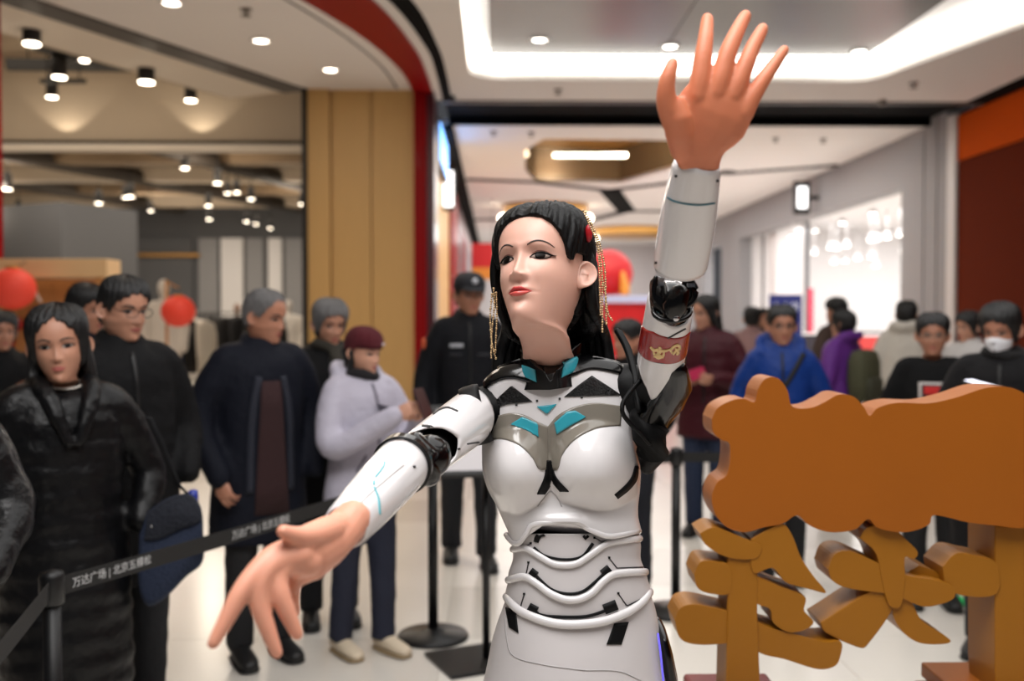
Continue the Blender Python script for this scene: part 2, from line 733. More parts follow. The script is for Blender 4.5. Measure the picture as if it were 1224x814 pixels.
def ear_shapes(mb, side, T, mi=0, sc=1.0):
    """one ear: rim, bowl and lobe as a single folded disc; T maps local head coordinates to the target space"""
    nr_, na = 14, 32
    rows = []
    for i in range(nr_ + 1):
        q = i / nr_
        row = []
        for k in range(na):
            a = 2 * PI * k / na
            ca, sa = math.cos(a), math.sin(a)
            # outline: wide above, narrow lobe below, straighter at the front edge (ca < 0)
            ry = (.0200 if ca > 0 else .0115) * (1.0 - .30 * max(0, -sa) ** 1.5)
            rz = .0320 if sa > 0 else .0310
            y, z = ry * ca * q, rz * sa * q
            rim = math.exp(-((q - .84) / .13) ** 2) * (.0062 if ca > -.5 else .0030)
            bowl = -.0050 * math.exp(-((q - .42) / .22) ** 2) * (1 if sa > -.55 else .2)
            fold = .0030 * math.exp(-((q - .58) / .09) ** 2) * max(0, ca) * max(0, sa + .4)
            h = (.0100 + .0055 * ca) * (1 - max(0, (q - .90) / .10) ** 2 * .8) + rim + bowl + fold
            row.append(T(Vector((side * (.0660 + h * sc + .48 * max(0, y + .010)), .006 + y * sc + .14 * z + .004, -.012 + z * sc))))
        rows.append(row)
    back = []
    for k in range(na):
        a = 2 * PI * k / na
        back.append(T(Vector((side * .062, .008 + .006 * math.cos(a), -.012 + .022 * math.sin(a)))))
    mb.loft(rows + [back], mi)


def blend_T(Mh, Mn, z0=-.105, z1=-.205):
    """head matrix above the chin, neck matrix at the collar, smoothly blended between"""
    def T(p):
        p = Vector(p)
        w = min(1, max(0, (p.z - z1) / (z0 - z1)))
        w = w * w * (3 - 2 * w)
        return (Mh @ p) * w + (Mn @ p) * (1 - w)
    return T


def face_parts(H, bold=1.0):
    """eyes, brows and lips as domed patches on the head surface (local space)"""
    pr = H.proj()
    out = {}
    white, iris, pupil, lash, brow, lipu, lipl, crease = (MB() for _ in range(8))
    for s in (-1, 1):
        def q(pts):
            return [(s * x, z) for x, z in pts]
        a = .0
        up = [(.0155, -.0024), (.0205, .0026), (.030, .0058), (.0395, .0049), (.0478, .0010)]
        lo = [(.0155, -.0024), (.022, -.0046), (.031, -.0056), (.040, -.0038), (.0478, .0010)]
        strip(white, pr, q(up), q(lo), 18, 8, .0006, .0022)
        cx, cz, rr = .0310, .0004, .0076
        th = np.linspace(0, PI, 11)
        ic_up = [(cx + rr * math.cos(PI - t), min(cz + rr * math.sin(t), .0054)) for t in th]
        ic_lo = [(cx + rr * math.cos(PI - t), max(cz - rr * math.sin(t), -.0052)) for t in th]
        strip(iris, pr, q(ic_up), q(ic_lo), 12, 6, .0026, .0006, smooth_curve=False)
        line_strip(lash, pr, q([(.0150, -.0030), (.020, .0030), (.030, .0066), (.0395, .0059), (.048, .0024), (.0530, .0032)]), [.0006, .0018, .0026, .0026, .0022, .0004], 22, 2, .0032)
        line_strip(lash, pr, q([(.022, -.0048), (.031, -.0056), (.040, -.0040), (.0468, .0006)]), [.0003, .0006, .0009, .0012], 14, 2, .0016)
        line_strip(crease, pr, q([(.018, .0055), (.029, .0095), (.040, .0085), (.049, .0045)]), [.0003, .0008, .0008, .0003], 16, 2, .0005)
        line_strip(brow, pr, q([(.0135, .0180), (.022, .0225), (.034, .0248), (.045, .0222), (.053, .0165)]), [.0016 * bold, .0026 * bold, .0026 * bold, .0020 * bold, .0005 * bold], 22, 2, .0007)
    strip(lipu, pr, [(-.0225, -.0645), (-.012, -.0605), (-.0050, -.0578), (0, -.0590), (.0050, -.0578), (.012, -.0605), (.0225, -.0645)],
          [(-.0225, -.0647), (-.010, -.0646), (0, -.0654), (.010, -.0646), (.0225, -.0647)], 28, 5, .0006, .0012)
    strip(lipl, pr, [(-.0205, -.0655), (-.010, -.0650), (0, -.0660), (.010, -.0650), (.0205, -.0655)],
          [(-.0205, -.0657), (-.011, -.0718), (0, -.0738), (.011, -.0718), (.0205, -.0657)], 28, 5, .0006, .0016)
    return dict(white=white, iris=iris, lash=lash, brow=brow, lip_upper=lipu, lip_lower=lipl, crease=crease)
# ------------------------------------------------------------------ the mall
ZC = 4.47
CEIL = mat('ceiling_white', (234, 230, 227), .8)
CEIL_W = mat('ceiling_cream', (232, 222, 208), .8)
BLACKC_M = mat('ceiling_black', (8, 8, 9), .85, spec=.08)
LACQ = mat('red_lacquer', (140, 6, 12), .45, coat=.06, spec=.12)
LACQ_D = mat('dark_red_lacquer', (78, 20, 34), .3, coat=.3)
GOLDW = mat('gold_veneer', (206, 166, 104), .45, vary=.10, vscale=3, stretch=(14, 14, .5))
GREYW = mat('grey_wall', (146, 146, 148), .7)
GREYD = mat('dark_grey_wall', (92, 93, 96), .75)
WHITEW = mat('white_wall', (232, 230, 230), .6)
BEIGE = mat('store_plaster', (200, 184, 162), .75)
BROWNC = mat('exposed_ceiling', (132, 112, 88), .8, vary=.25, vscale=1.2)
DUCT = mat('duct_dark', (60, 52, 44), .7)
LED = mat('led_lens', (255, 250, 240), .4, emit=9)
LED_W = mat('led_lens_warm', (255, 238, 214), .4, emit=10)
METAL = mat('brushed_metal', (120, 112, 102), .35, metal=.8)
DARKM = mat('dark_metal', (34, 32, 30), .45, metal=.3)
WOOD = mat('light_wood', (190, 132, 76), .5, vary=.18, vscale=4, stretch=(1, 1, 8))
BRONZE = mat('bronze', (176, 128, 58), .35, metal=.4)
BRONZE_D = mat('brown_mirror', (124, 108, 84), .2, metal=.4)

# floor: near tiles one by one, the rest as one slab
FLOORM = mat('polished_tile', (228, 223, 214), .22, spec=.5, vary=.05, vscale=1.1)
FLOOR2 = mat('polished_tile_grey', (214, 208, 199), .22, spec=.5, vary=.06, vscale=1.4)
fl = struct('floor', MB().span((-14, -4, -.08), (17, 42, -.004)), mat('floor_base', (196, 188, 178), .25, vary=.05, vscale=.8))
TS = 0.9
tile_me = {}
for k in (0, 1):
    tm = MB().box((0, 0, -.002), (TS - .004, TS - .004, .004)).mesh('tile')
    tm.materials.append((FLOORM, FLOOR2)[k])
    tile_me[k] = tm
n_t = 0
for iy in range(0, 16):
    for ix in range(-6, 9):
        x, y = ix * TS + .2, 1.6 + iy * TS
        if abs(x - .2) > .75 * y + .6:
            continue
        o = bpy.data.objects.new('tile', tile_me[1 if (ix * 7 + iy * 5) % 4 == 0 else 0])
        COL.objects.link(o)
        o.parent = fl
        o.location = (x, y, 0)
        n_t += 1
b = MB()
b.span((-14, 1.6 + 16 * TS - TS / 2, -.004), (17, 42, 0))
o = build('far_tiles', b, FLOORM, fl)


def poly_slab(outer, z0, z1, hole=None):
    bm = bmesh.new()
    def loop(pts):
        vs = [bm.verts.new((x, y, z0)) for x, y in pts]
        return [bm.edges.new((vs[i], vs[(i + 1) % len(vs)])) for i in range(len(vs))]
    ed = loop(outer)
    if hole:
        ed += loop(hole)
    bmesh.ops.triangle_fill(bm, edges=ed, use_beauty=True)
    r = bmesh.ops.extrude_face_region(bm, geom=list(bm.faces))
    for v in [g for g in r['geom'] if isinstance(g, bmesh.types.BMVert)]:
        v.co.z = z1
    bmesh.ops.recalc_face_normals(bm, faces=bm.faces)
    mb = MB()
    bm.verts.index_update()
    mb.add([tuple(v.co) for v in bm.verts], [tuple(v.index for v in f.verts) for f in bm.faces], 0, False)
    bm.free()
    return mb


def band(inner, outer, z0, z1):
    """curved strip in plan between two polylines"""
    a, c = cr(inner, 40), cr(outer, 40)
    rings = [[Vector((a[i][0], a[i][1], z0)), Vector((c[i][0], c[i][1], z0)), Vector((c[i][0], c[i][1], z1)), Vector((a[i][0], a[i][1], z1))] for i in range(40)]
    return MB().loft(rings, 0, True, False)


def arc(cx, cy, r, a0, a1, n=6):
    return [(cx + r * math.cos(R(a0 + (a1 - a0) * k / n)), cy + r * math.sin(R(a0 + (a1 - a0) * k / n))) for k in range(n + 1)]


# hall ceiling with the cove opening
HOLE = [(-.33, .2)] + arc(.12, 11.95, .45, 180, 90) + arc(4.35, 12.05, .42, 90, 15) + [(5.35, 10.0), (5.5, 8.0), (5.5, .2)]
struct('ceiling', poly_slab([(-6.0, -4), (-6.0, 5.8), (-2.43, 13.0), (-.55, 13.3), (-.55, 13.6), (6.7, 13.6), (6.7, -4)], ZC, ZC + .06, HOLE), CEIL)
hp = HOLE + HOLE[:1]
riser = MB()
b = MB()
for i in range(len(HOLE)):
    a, c = HOLE[i], HOLE[(i + 1) % len(HOLE)]
    if i == len(HOLE) - 1:
        continue
    riser.add([(a[0], a[1], ZC + .06), (c[0], c[1], ZC + .06), (c[0], c[1], ZC + .40), (a[0], a[1], ZC + .40)], [(0, 1, 2, 3)], 0, False)
struct('trim_1', riser, CEIL, fix=False)
struct('ceiling_cove_top', poly_slab([(-.5, .1), (-.5, 12.6), (5.8, 12.6), (5.8, .1)], ZC + .40, ZC + .44), WHITEW)
# cove lamp: a strip of diffuser following the riser
ins = [(-.30, .3)] + arc(.12, 11.95, .42, 180, 90) + arc(4.35, 12.05, .39, 90, 15) + [(5.32, 10.0), (5.47, 8.0), (5.47, .3)]
b = MB()
c = poly_samples(ins, 90)
t = np.gradient(c, axis=0); t /= np.linalg.norm(t, axis=1)[:, None]
nrm = np.stack([t[:, 1], -t[:, 0]], 1)
b.loft([[Vector((c[i][0] + nrm[i][0] * u, c[i][1] + nrm[i][1] * u, z)) for u, z in ((0, ZC + .08), (.02, ZC + .08), (.02, ZC + .36), (0, ZC + .36))] for i in range(90)], 0, True, False)
solo('cove_light', b, mat('cove_diffuser', (255, 251, 243), .6, emit=2.6), 'warm white cove light following the recessed ceiling edge', 'ceiling light')
# the inner glossy panel with its joints, in four sheets
PANEL = mat('grey_gloss_panel', (100, 97, 92), .25, spec=.5)
pan = thing('ceiling_panel', 'grey glossy recessed ceiling panel inside the cove light', 'ceiling panel', (2.4, 6, ZC + .23))
for (x0, x1), (y0, y1) in (((-.08, 2.0), (.4, 6.2)), ((2.0, 5.0), (.4, 6.2)), ((-.08, 2.0), (6.2, 9.6)), ((2.0, 5.0), (6.2, 9.6)), ((-.08, 2.0), (9.6, 12.1)), ((2.0, 4.5), (9.6, 12.1))):
    build('sheet', MB().span((x0 + .006, y0 + .006, ZC + .23), (x1 - .006, y1 - .006, ZC + .40)), PANEL, pan)

# red curved portal band, white line, black slot, along the left of the hall ceiling
struct('trim_2', band([(-4.6, 3.6), (-3.4, 5.6), (-2.5, 7.3), (-1.76, 9.2), (-1.35, 10.5), (-1.12, 11.8), (-1.06, 13.0)], [(-3.7, 3.6), (-2.6, 5.6), (-1.75, 7.3), (-1.136, 9.2), (-.88, 10.9), (-.83, 12), (-.82, 13.0)], ZC - .05, ZC), LACQ)
struct('trim_3', band([(-3.7, 3.6), (-2.6, 5.6), (-1.75, 7.3), (-1.136, 9.2), (-.88, 10.9), (-.83, 12), (-.82, 13.5)], [(-3.5, 3.6), (-2.44, 5.6), (-1.62, 7.3), (-1.01, 9.2), (-.76, 10.9), (-.72, 12), (-.72, 13.5)], ZC - .02, ZC), CEIL)
struct('trim_4', band([(-3.5, 3.6), (-2.44, 5.6), (-1.62, 7.3), (-1.01, 9.2), (-.76, 10.9), (-.72, 12), (-.72, 13.6)], [(-3.2, 3.6), (-2.18, 5.6), (-1.38, 7.3), (-.80, 9.2), (-.63, 10.9), (-.60, 12), (-.60, 13.6)], ZC - .012, ZC), BLACKC_M)
# thin groove in the alcove ceiling
struct('trim_5', band([(-3.62, 5.5), (-2.74, 7.2), (-2.02, 9.1), (-1.62, 10.4), (-1.36, 11.7), (-1.28, 12.9)], [(-3.60, 5.5), (-2.72, 7.2), (-2.0, 9.1), (-1.60, 10.4), (-1.34, 11.7), (-1.26, 12.9)], ZC - .008, ZC), GREYD)
# black cross slot
struct('ceiling_slot', MB().span((-.72, 13.75, ZC + .10), (6.75, 15.25, ZC + .16)), BLACKC_M)
struct('trim_6', MB().span((-.72, 13.6, ZC - .02), (6.7, 13.75, ZC + .16)), mat('slot_edge', (70, 66, 64), .5))
struct('trim_7', MB().span((-.72, 15.2, ZC - .02), (6.7, 15.30, ZC + .16)), BLACKC_M)
# ceiling further along, with a six-sided recess
HEX = [tuple(on_z(x, y, ZC)[:2]) for x, y in ((628, 205), (640, 217), (740, 219), (806, 201), (866, 186), (845, 168), (650, 166), (628, 180))]
struct('ceiling_far', poly_slab([(-.98, 15.25), (6.7, 15.25), (6.7, 41), (-.98, 41)], ZC, ZC + .06, HEX), CEIL)
rec = thing('ceiling_recess', 'six sided bronze ceiling recess with a light bar behind the raised arm', 'ceiling recess', (HEX[2][0], HEX[2][1], ZC))
b = MB()
for i in range(len(HEX)):
    a, c = HEX[i], HEX[(i + 1) % len(HEX)]
    b.add([(a[0], a[1], ZC), (c[0], c[1], ZC), (c[0], c[1], ZC + .75), (a[0], a[1], ZC + .75)], [(0, 1, 2, 3)], 0, False)
build('riser', b, BRONZE_D, rec, fix=False)
build('top', MB().span((-.4, 16.0, ZC + .75), (6, 24, ZC + .80)), BRONZE, rec)
q = on_z(710, 188, ZC)
build('light_bar', MB().span((q.x - .75, q.y - .08, ZC + .01), (q.x + .60, q.y + .08, ZC + .06)), mat('bar_lens', (255, 246, 226), .4, emit=6), rec)
q = on_z(624, 182, ZC)
b = MB().tube([(q.x + .02, q.y - 1.0, ZC + .10), (q.x - .02, q.y, ZC + .10), (q.x + .05, q.y + .9, ZC + .10)], [(.10, .06)] * 3, 12)
l_ = bpy.data.lights.new('recess_fill', 'POINT')  # added fill that brightens the inside of the recess
l_.energy, l_.color, l_.shadow_soft_size = 160, WARM, .2
o_ = bpy.data.objects.new('recess_fill', l_)
o_.location = (q.x + 1.9, q.y + .3, ZC + .25)
COL.objects.link(o_)
build('lit_edge', b, mat('edge_glow', (255, 232, 196), .4, emit=2.0), rec)  # lit left end of the riser, its brightness put in as glow
# black joints of the far ceiling
for pts, w in (([(560, 214), (640, 217), (727, 227), (803, 218), (872, 204)], .26), ([(728, 226), (749, 252)], .50), ([(700, 264), (749, 252), (800, 252)], .34), ([(564, 262), (604, 262)], .34), ([(868, 207), (1000, 197)], .20)):
    q = [on_z(x, y, ZC) for x, y in pts]
    for a, c in zip(q, q[1:]):
        d_ = (c - a)
        L_ = d_.length
        struct('ceiling_joint', MB().box(((a.x + c.x) / 2, (a.y + c.y) / 2, ZC - .01), (L_ + w * .3, w, .03), 0, (0, 0, math.atan2(d_.y, d_.x))), BLACKC_M)
# round bronze lamps
for px, py, w, lab in ((752, 273, 1.30, 'round bronze ceiling lamp beside the raised arm'), (652, 246, 1.15, 'round bronze ceiling lamp above the robot head')):
    q = on_z(px, py, ZC)
    t_ = thing('ceiling_lamp', lab, 'ceiling light', (q.x, q.y, ZC - .30))
    build('drum', MB().lathe((q.x, q.y, ZC - .30), [(.02, .0), (w * .9, .0), (w, .06), (w, .30)], 40, smooth=False), BRONZE, t_)
    for s in (-1, 1):
        build('bulb', MB().lathe((q.x + s * w * .94, q.y - .1, ZC - .40), [(.02, -.02), (.16, .0), (.18, .08), (.12, .16)], 16), LED_W, t_)

# left: gold pilaster and red column at the end of the diagonal shopfront
pil = struct('wall_left_pilaster', MB().span((-2.46, 13.05, 0), (-1.0, 13.6, ZC + .9)), GOLDW)
for x0, x1, y0 in ((-2.44, -2.14, 12.95), (-2.13, -1.62, 13.0), (-1.61, -1.06, 13.0)):
    build('panel', MB().span((x0 + .006, y0, .0), (x1 - .006, 13.05, ZC)), GOLDW, pil)
struct('trim_8', MB().span((-2.50, 12.90, 0), (-2.44, 13.1, ZC)), DARKM)
struct('column_left', MB().span((-1.06, 12.92, 0), (-.90, 13.3, ZC)), LACQ)
struct('column_left_face', MB().span((-.90, 12.98, 0), (-.80, 13.75, ZC)), LACQ_D)
# hall side wall beyond: red piers and gold panels
wl = struct('wall_left', MB().span((-1.3, 13.6, 0), (-1.02, 41, ZC)), GREYW)
for y0, y1, m, nm, pr_ in ((13.75, 15.9, LACQ_D, 'pier', .07), (15.9, 21.0, GOLDW, 'panel', .0), (21.0, 24.5, LACQ, 'pier', .06), (24.5, 27.0, LACQ_D, 'pier', .04), (27.0, 33.0, LACQ, 'panel', .02), (33.0, 41.0, GREYW, 'panel', .0)):
    build(nm, MB().span((-1.02, y0 + .01, 0), (-.99 + pr_, y1 - .01, ZC - (.0 if nm == 'pier' else .5))), m, wl)
build('header', MB().span((-1.02, 15.9, ZC - .5), (-.97, 41, ZC)), mat('pink_white', (206, 190, 190), .6), wl)
struct('trim_9', MB().span((-.95, 15.3, ZC - .07), (-.66, 41, ZC - .002)), BLACKC_M)
sc_ = thing('led_screen', 'narrow bluish screen hung under the ceiling by the red column', 'screen', (-.84, 15.5, 3.9))
build('frame', MB().span((-.92, 14.5, 3.78), (-.82, 16.9, ZC - .05)), BLACKM if 'gloss_black' in MATS else DARKM, sc_)
build('display', MB().span((-.82, 14.6, 3.84), (-.805, 16.8, ZC - .10)), mat('screen_blue', (110, 165, 235), .3, emit=3.0), sc_)
bs = thing('blade_sign', 'glowing white blade sign on the left wall beyond the red column', 'sign', (-.8, 18.6, 3.6))
build('housing', MB().span((-1.0, 18.5, 3.50), (-.76, 18.72, 4.28)), DARKM, bs, .03)
build('face', MB().span((-.975, 18.485, 3.56), (-.79, 18.50, 4.22)), mat('sign_white', (255, 255, 255), .4, emit=2.2), bs, .02)

# shopfront line of the left store
A0, A1 = Vector((-6.0, 5.8)), Vector((-2.46, 12.98))
dA = (A1 - A0).normalized()
nA = Vector((-dA.y, dA.x))
ang = math.atan2(dA.y, dA.x)


def along(u, v):
    q = A0 + dA * u + nA * v
    return q.x, q.y


LA = (A1 - A0).length
x, y = along(LA / 2, .16)
struct('trim_10', MB().box((x, y, ZC + .03), (LA, .36, .10), 0, (0, 0, ang)), mat('track_recess', (58, 48, 40), .4, metal=.3, vary=.6, vscale=1.5))
x, y = along(LA / 2, .80)
struct('ceiling_store_edge', MB().box((x, y, ZC + .04), (LA, .95, .08), 0, (0, 0, ang)), CEIL_W)
x, y = along(LA / 2, 1.28)
struct('ceiling_store_drop', MB().box((x, y, ZC + .50), (LA, .06, 1.0), 0, (0, 0, ang)), BEIGE)
struct('column_store', MB().box((-4.50, 8.93, ZC / 2), (.16, .16, ZC), 0, (0, 0, ang)), LACQ)
# inside the store
struct('ceiling_store_front', MB().span((-14, 5, 5.45), (-2.3, 15.2, 5.5)), BEIGE)
struct('wall_store_bulkhead', MB().span((-14, 15.0, 4.16), (-2.3, 15.2, 5.5)), BEIGE)
struct('trim_11', MB().span((-14, 14.9, 4.08), (-2.3, 15.15, 4.14)), DUCT)
struct('trim_12', MB().span((-14, 14.75, 3.98), (-2.3, 15.0, 4.06)), CEIL_W)
struct('ceiling_store', MB().span((-14, 15.2, 4.62), (-2.3, 28.2, 4.7)), BROWNC)
for k, yy in enumerate((16.6, 18.6, 20.8, 23.2, 25.6)):
    struct('ceiling_beam', MB().span((-14, yy, 4.34 + .04 * (k % 2)), (-2.3, yy + .45, 4.62)), BROWNC if k % 2 else BEIGE)
for k, (x0, y0, x1, y1) in enumerate(((-9.5, 15.6, -5.0, 27), (-6.2, 15.6, -3.6, 24), (-12, 17, -8.5, 27))):
    a, c = Vector((x0, y0, 4.42)), Vector((x1, y1, 4.42))
    struct('duct', MB().cyl(a, c, .16, .16, 14), DUCT)
bw = struct('wall_store_back', MB().span((-14, 28, 0), (-2.3, 28.2, 4.62)), GREYD)
for px0, px1, m in ((240, 262, GREYW), (266, 292, WHITEW), (296, 316, GREYW), (322, 338, WHITEW), (342, 362, GREYW), (150, 232, GREYD)):  # lit stretches of the grey wall, their light put into paler panel colours
    a, c = (px0 - 593) / 1190 * 27.9, (px1 - 593) / 1190 * 27.9
    build('panel', MB().span((a, 27.9, 0), (c, 28, 3.7)), m, bw)
build('rail', MB().span(((145 - 593) / 1190 * 27.6, 27.75, 3.18), ((238 - 593) / 1190 * 27.6, 27.9, 3.26)), BRONZE, bw)
struct('wall_store_left', MB().span((-14.2, 5, 0), (-14, 28.2, 5.5)), GREYD)
struct('wall_store_right', MB().span((-2.5, 13.6, 0), (-2.3, 28.2, 5.5)), GREYW)
struct('column_grey', MB().box((-9.0, 21.2, 1.9), (1.9, 1.9, 3.8), 0, (0, 0, R(-28))), GREYD)

# right wall and its openings
XR = 6.7
wr = struct('wall_right', MB().span((XR, -4, 0), (XR + .3, 14.35, ZC)), mat('brown_fascia', (66, 26, 12), .9, spec=.06))
for y0, y1 in ((-4, 8.0), (8.0, 11.2), (11.2, 14.35)):
    build('upper_panel', MB().span((XR - .03, y0 + .01, 3.78), (XR, y1 - .01, ZC - .05)), mat('orange_fascia', (200, 82, 16), .9, spec=.06), wr)
    build('lower_panel', MB().span((XR - .02, y0 + .01, 0), (XR, y1 - .01, 3.76)), mat('brown_panel', (98, 36, 14), .9, spec=.06), wr)
struct('trim_13', MB().span((XR - .26, -4, ZC - .02), (XR + .02, 13.6, ZC)), BLACKC_M)
struct('trim_14', MB().span((XR - .06, 14.35, 0), (XR + .3, 14.62, ZC)), mat('pale_jamb', (212, 210, 208), .5))
pr_ = struct('pier_right', MB().span((XR, 14.62, 0), (XR + .3, 16.3, ZC + .2)), GREYW)
for yy in (14.62, 14.96, 15.42):
    w_ = {14.62: .32, 14.96: .44, 15.42: .86}[yy]
    build('panel', MB().span((XR - .05, yy + .025, 0), (XR, yy + w_, ZC + .15)), GREYW, pr_)
struct('fascia_right', MB().span((XR - .04, 16.28, 3.66), (XR + .3, 41, ZC + .1)), GREYW)
struct('pier_right_far', MB().span((XR - .04, 27.2, 0), (XR + .3, 29.4, 3.66)), GREYW)
struct('pier_right_end', MB().span((XR - .04, 32.0, 0), (XR + .3, 41, 3.66)), GREYW)
# bright shop
struct('wall_shop_back', MB().span((15.5, 13.5, 0), (15.7, 33, 3.95)), WHITEW)
struct('wall_shop_far', MB().span((XR + .3, 27.3, 0), (15.7, 27.5, 3.95)), WHITEW)
struct('wall_shop_near', MB().span((XR + .3, 15.2, 0), (15.7, 15.4, 3.95)), WHITEW)
struct('ceiling_shop', MB().span((XR + .02, 15.2, 3.90), (15.7, 33, 3.98)), WHITEW)
struct('column_shop', MB().span((7.05, 25.0, 0), (7.75, 25.6, 3.9)), WHITEW)
struct('trim_15', MB().span((7.78, 24.9, 0), (7.86, 25.0, 3.9)), GREYD)
struct('trim_16', MB().span((6.98, 26.0, 0), (7.02, 26.1, 3.9)), GREYD)
struct('wall_end', MB().span((-1.3, 41, 0), (7.2, 41.2, ZC)), mat('end_wall', (206, 200, 200), .6))
area('next_shop_light', (8.6, 30.5, 3.6), 1.5, 120, (1, .97, .96), sizey=2.0)
struct('wall_next_shop', MB().span((9.5, 27.5, 0), (9.7, 33, 3.9)), WHITEW)


# recessed downlights
def downlight(px, py, z, lab, group, r=.085, m=None):
    q = on_z(px, py, z)
    t_ = thing('downlight', lab, 'ceiling light', (q.x, q.y, z), group)
    b = MB().lathe((q.x, q.y, z), [(r * 1.30, 0), (r * 1.34, -.012), (r, -.016), (r * .9, .0)], 24)
    build('ring', b, WHITEW, t_)
    build('lens', MB().lathe((q.x, q.y, z - .004), [(.002, -.006), (r * .9, -.004), (r * .9, .003)], 20), m or LED, t_)
    return t_


for px, py in ((205, 3), (312, 48), (395, 83)):
    downlight(px, py, ZC, {205: 'round downlight in the cream alcove ceiling nearest the camera', 312: 'middle round downlight in the cream alcove ceiling', 395: 'round downlight in the alcove ceiling just above the gold pilaster'}[px], 'alcove downlights', .085, LED_W)
for px, py, lb in ((645, 47, 'left round downlight in the grey glossy ceiling panel'), (801, 55, 'round downlight in the grey panel beside the raised fingers'), (1027, 61, 'right round downlight in the grey glossy ceiling panel')):
    downlight(px, py, ZC + .23, lb, 'panel downlights', .085)
# sprinklers
for px, py, lb in ((294, 11, 'small sprinkler head in the alcove ceiling'), (667, 107, 'small sprinkler head under the cove left of the raised hand'), (1054, 120, 'small sprinkler head nearest the orange fascia'), (1092, 99, 'small sprinkler head on the sloping ceiling edge at right'),
                   (590, 157, 'left small sprinkler head beyond the black ceiling slot'), (635, 158, 'second small sprinkler head beyond the black ceiling slot'), (927, 165, 'small sprinkler head right of the raised wrist'), (984, 166, 'small sprinkler head at the right of the far white ceiling')):
    q = on_z(px, py, ZC)
    solo('sprinkler', MB().lathe((q.x, q.y, ZC - .07), [(.012, 0), (.05, .004), (.05, .012), (.014, .02), (.014, .055), (.06, .06), (.06, .072)], 14), METAL, lb, 'sprinkler', 'ceiling sprinklers')


# track spots of the store: can, yoke, lens, rod up to the ceiling
def spot_proto(m_lens):
    t_ = thing('track_spot', '', 'spotlight')
    ORG[t_.name] = (0, 0, 0)
    build('can', MB().lathe((0, 0, 0), [(.050, 0), (.062, .01), (.060, .22), (.042, .27), (.018, .28)], 18), DARKM, t_)
    build('lens', MB().lathe((0, 0, -.006), [(.002, -.010), (.056, -.004), (.056, .006)], 16), m_lens, t_)
    build('rod', MB().cyl((0, 0, .25), (0, 0, 1), .012, .012, 8), DARKM, t_)
    return t_


SPOT = spot_proto(LED_W)
ORD = ['first', 'second', 'third', 'fourth', 'fifth', 'sixth', 'seventh', 'eighth', 'ninth', 'tenth', 'eleventh', 'twelfth', 'thirteenth', 'fourteenth', 'fifteenth', 'sixteenth', 'seventeenth', 'eighteenth']
FRONT_LAB = ['track spotlight nearest the top left corner of the store', 'track spotlight right of the topmost one above the left light scallop', 'middle of the three stacked track spotlights above the left light scallop', 'lowest of the three track spotlights above the left light scallop', 'large track spotlight between the two light scallops', 'track spotlight above the right light scallop']
SPOTS = [(38, 52, 10.2, 1.25), (100, 72, 12.5, 1.0), (71, 92, 11.4, 1.15), (62, 116, 12.6, 1.0), (175, 98, 11.8, 1.35), (228, 120, 13.2, 1.1),
         (9, 226, 18, 1.1), (118, 243, 21, 1), (156, 235, 20, 1), (150, 236, 21, .9), (221, 201, 17.5, 1), (260, 219, 18, 1), (272, 231, 19, .8), (283, 230, 20, .9), (300, 238, 20, .9),
         (249, 246, 22, 1.0), (250, 262, 23, .9), (295, 265, 24, .9), (306, 268, 24, .8), (323, 273, 25, .8), (361, 244, 21, .9), (22, 253, 22, .9), (180, 252, 23, .8)]
for i, (px, py, d, k) in enumerate(SPOTS):
    o = SPOT if i == 0 else copy_tree(SPOT)
    q = P(px, py, d)
    q.x = min(q.x, -2.7)
    o.location = q
    o.scale = (k * 1.15, k * 1.15, k * 1.0)
    front = i < 6
    zt = 5.45 if front else 4.62
    for ch in o.children:
        if ch.name.startswith('rod'):
            ch.scale = (1, 1, (zt - q.z) / k)
            if (zt - q.z) / k > 0:
                ch.location = (0, 0, 0)
    for ch in o.children:
        if ch.name.startswith('rod'):
            # rod runs from the can's top to the ceiling
            L_ = (zt - q.z) / (k * 1.0)
            ch.scale = (1, 1, max(.05, L_ - .24) / .75)
            ch.location = (0, 0, .25 - .25 * ch.scale[2])
    o['group'] = 'store track spots'
    o['label'] = FRONT_LAB[i] if front else ORD[sorted(p[0] for p in SPOTS[6:]).index(px)] + ' small lit spotlight from the left under the brown store ceiling'
for i, (px, py, d) in enumerate(((77, 152, 14.7), (238, 155, 14.7))):
    q = P(px, py, d)
    l = bpy.data.lights.new('wall_washer', 'SPOT')
    l.energy, l.spot_size, l.spot_blend, l.color, l.shadow_soft_size = 6, R(100), .3, (1, .86, .68), .03
    o = bpy.data.objects.new('wall_washer', l)
    o.location = (q.x, 14.72, 4.20)
    o.rotation_euler = (R(155), 0, 0)
    COL.objects.link(o)
# black track rails and slots above the front of the store
for (xa, ya), (xb, yb), d, w, h_ in (((48, 97), (103, 97), 12.2, .06, .05), ((214, 99), (264, 100), 13.0, .06, .05), ((8, 77), (176, 79), 12.6, .10, .14), ((44, 46), (92, 62), 11.2, .30, .22), ((130, 62), (180, 76), 11.8, .06, .05)):
    a, c = P(xa, ya, d), P(xb, yb, d + .3)
    a.x, c.x = min(a.x, -2.7), min(c.x, -2.7)
    v_ = c - a
    tr = MB().box((a + c) / 2, (v_.length, w, h_), 0, Vector((1, 0, 0)).rotation_difference(v_.normalized()).to_matrix())
    t_ = thing('spotlight_track', 'black ceiling track at %s of the store front ceiling' % {48: 'the lower left spotlights', 214: 'the right spotlight', 8: 'the long middle line', 44: 'the dark duct end', 130: 'the short slanting line'}[xa], 'track', tuple((a + c) / 2), 'store ceiling tracks')
    build('rail', tr, DARKM, t_)
    for u in (.15, .85):
        p = a.lerp(c, u)
        build('hanger', MB().cyl(p, (p.x, p.y, 5.45), .010, .010, 6), DARKM, t_)
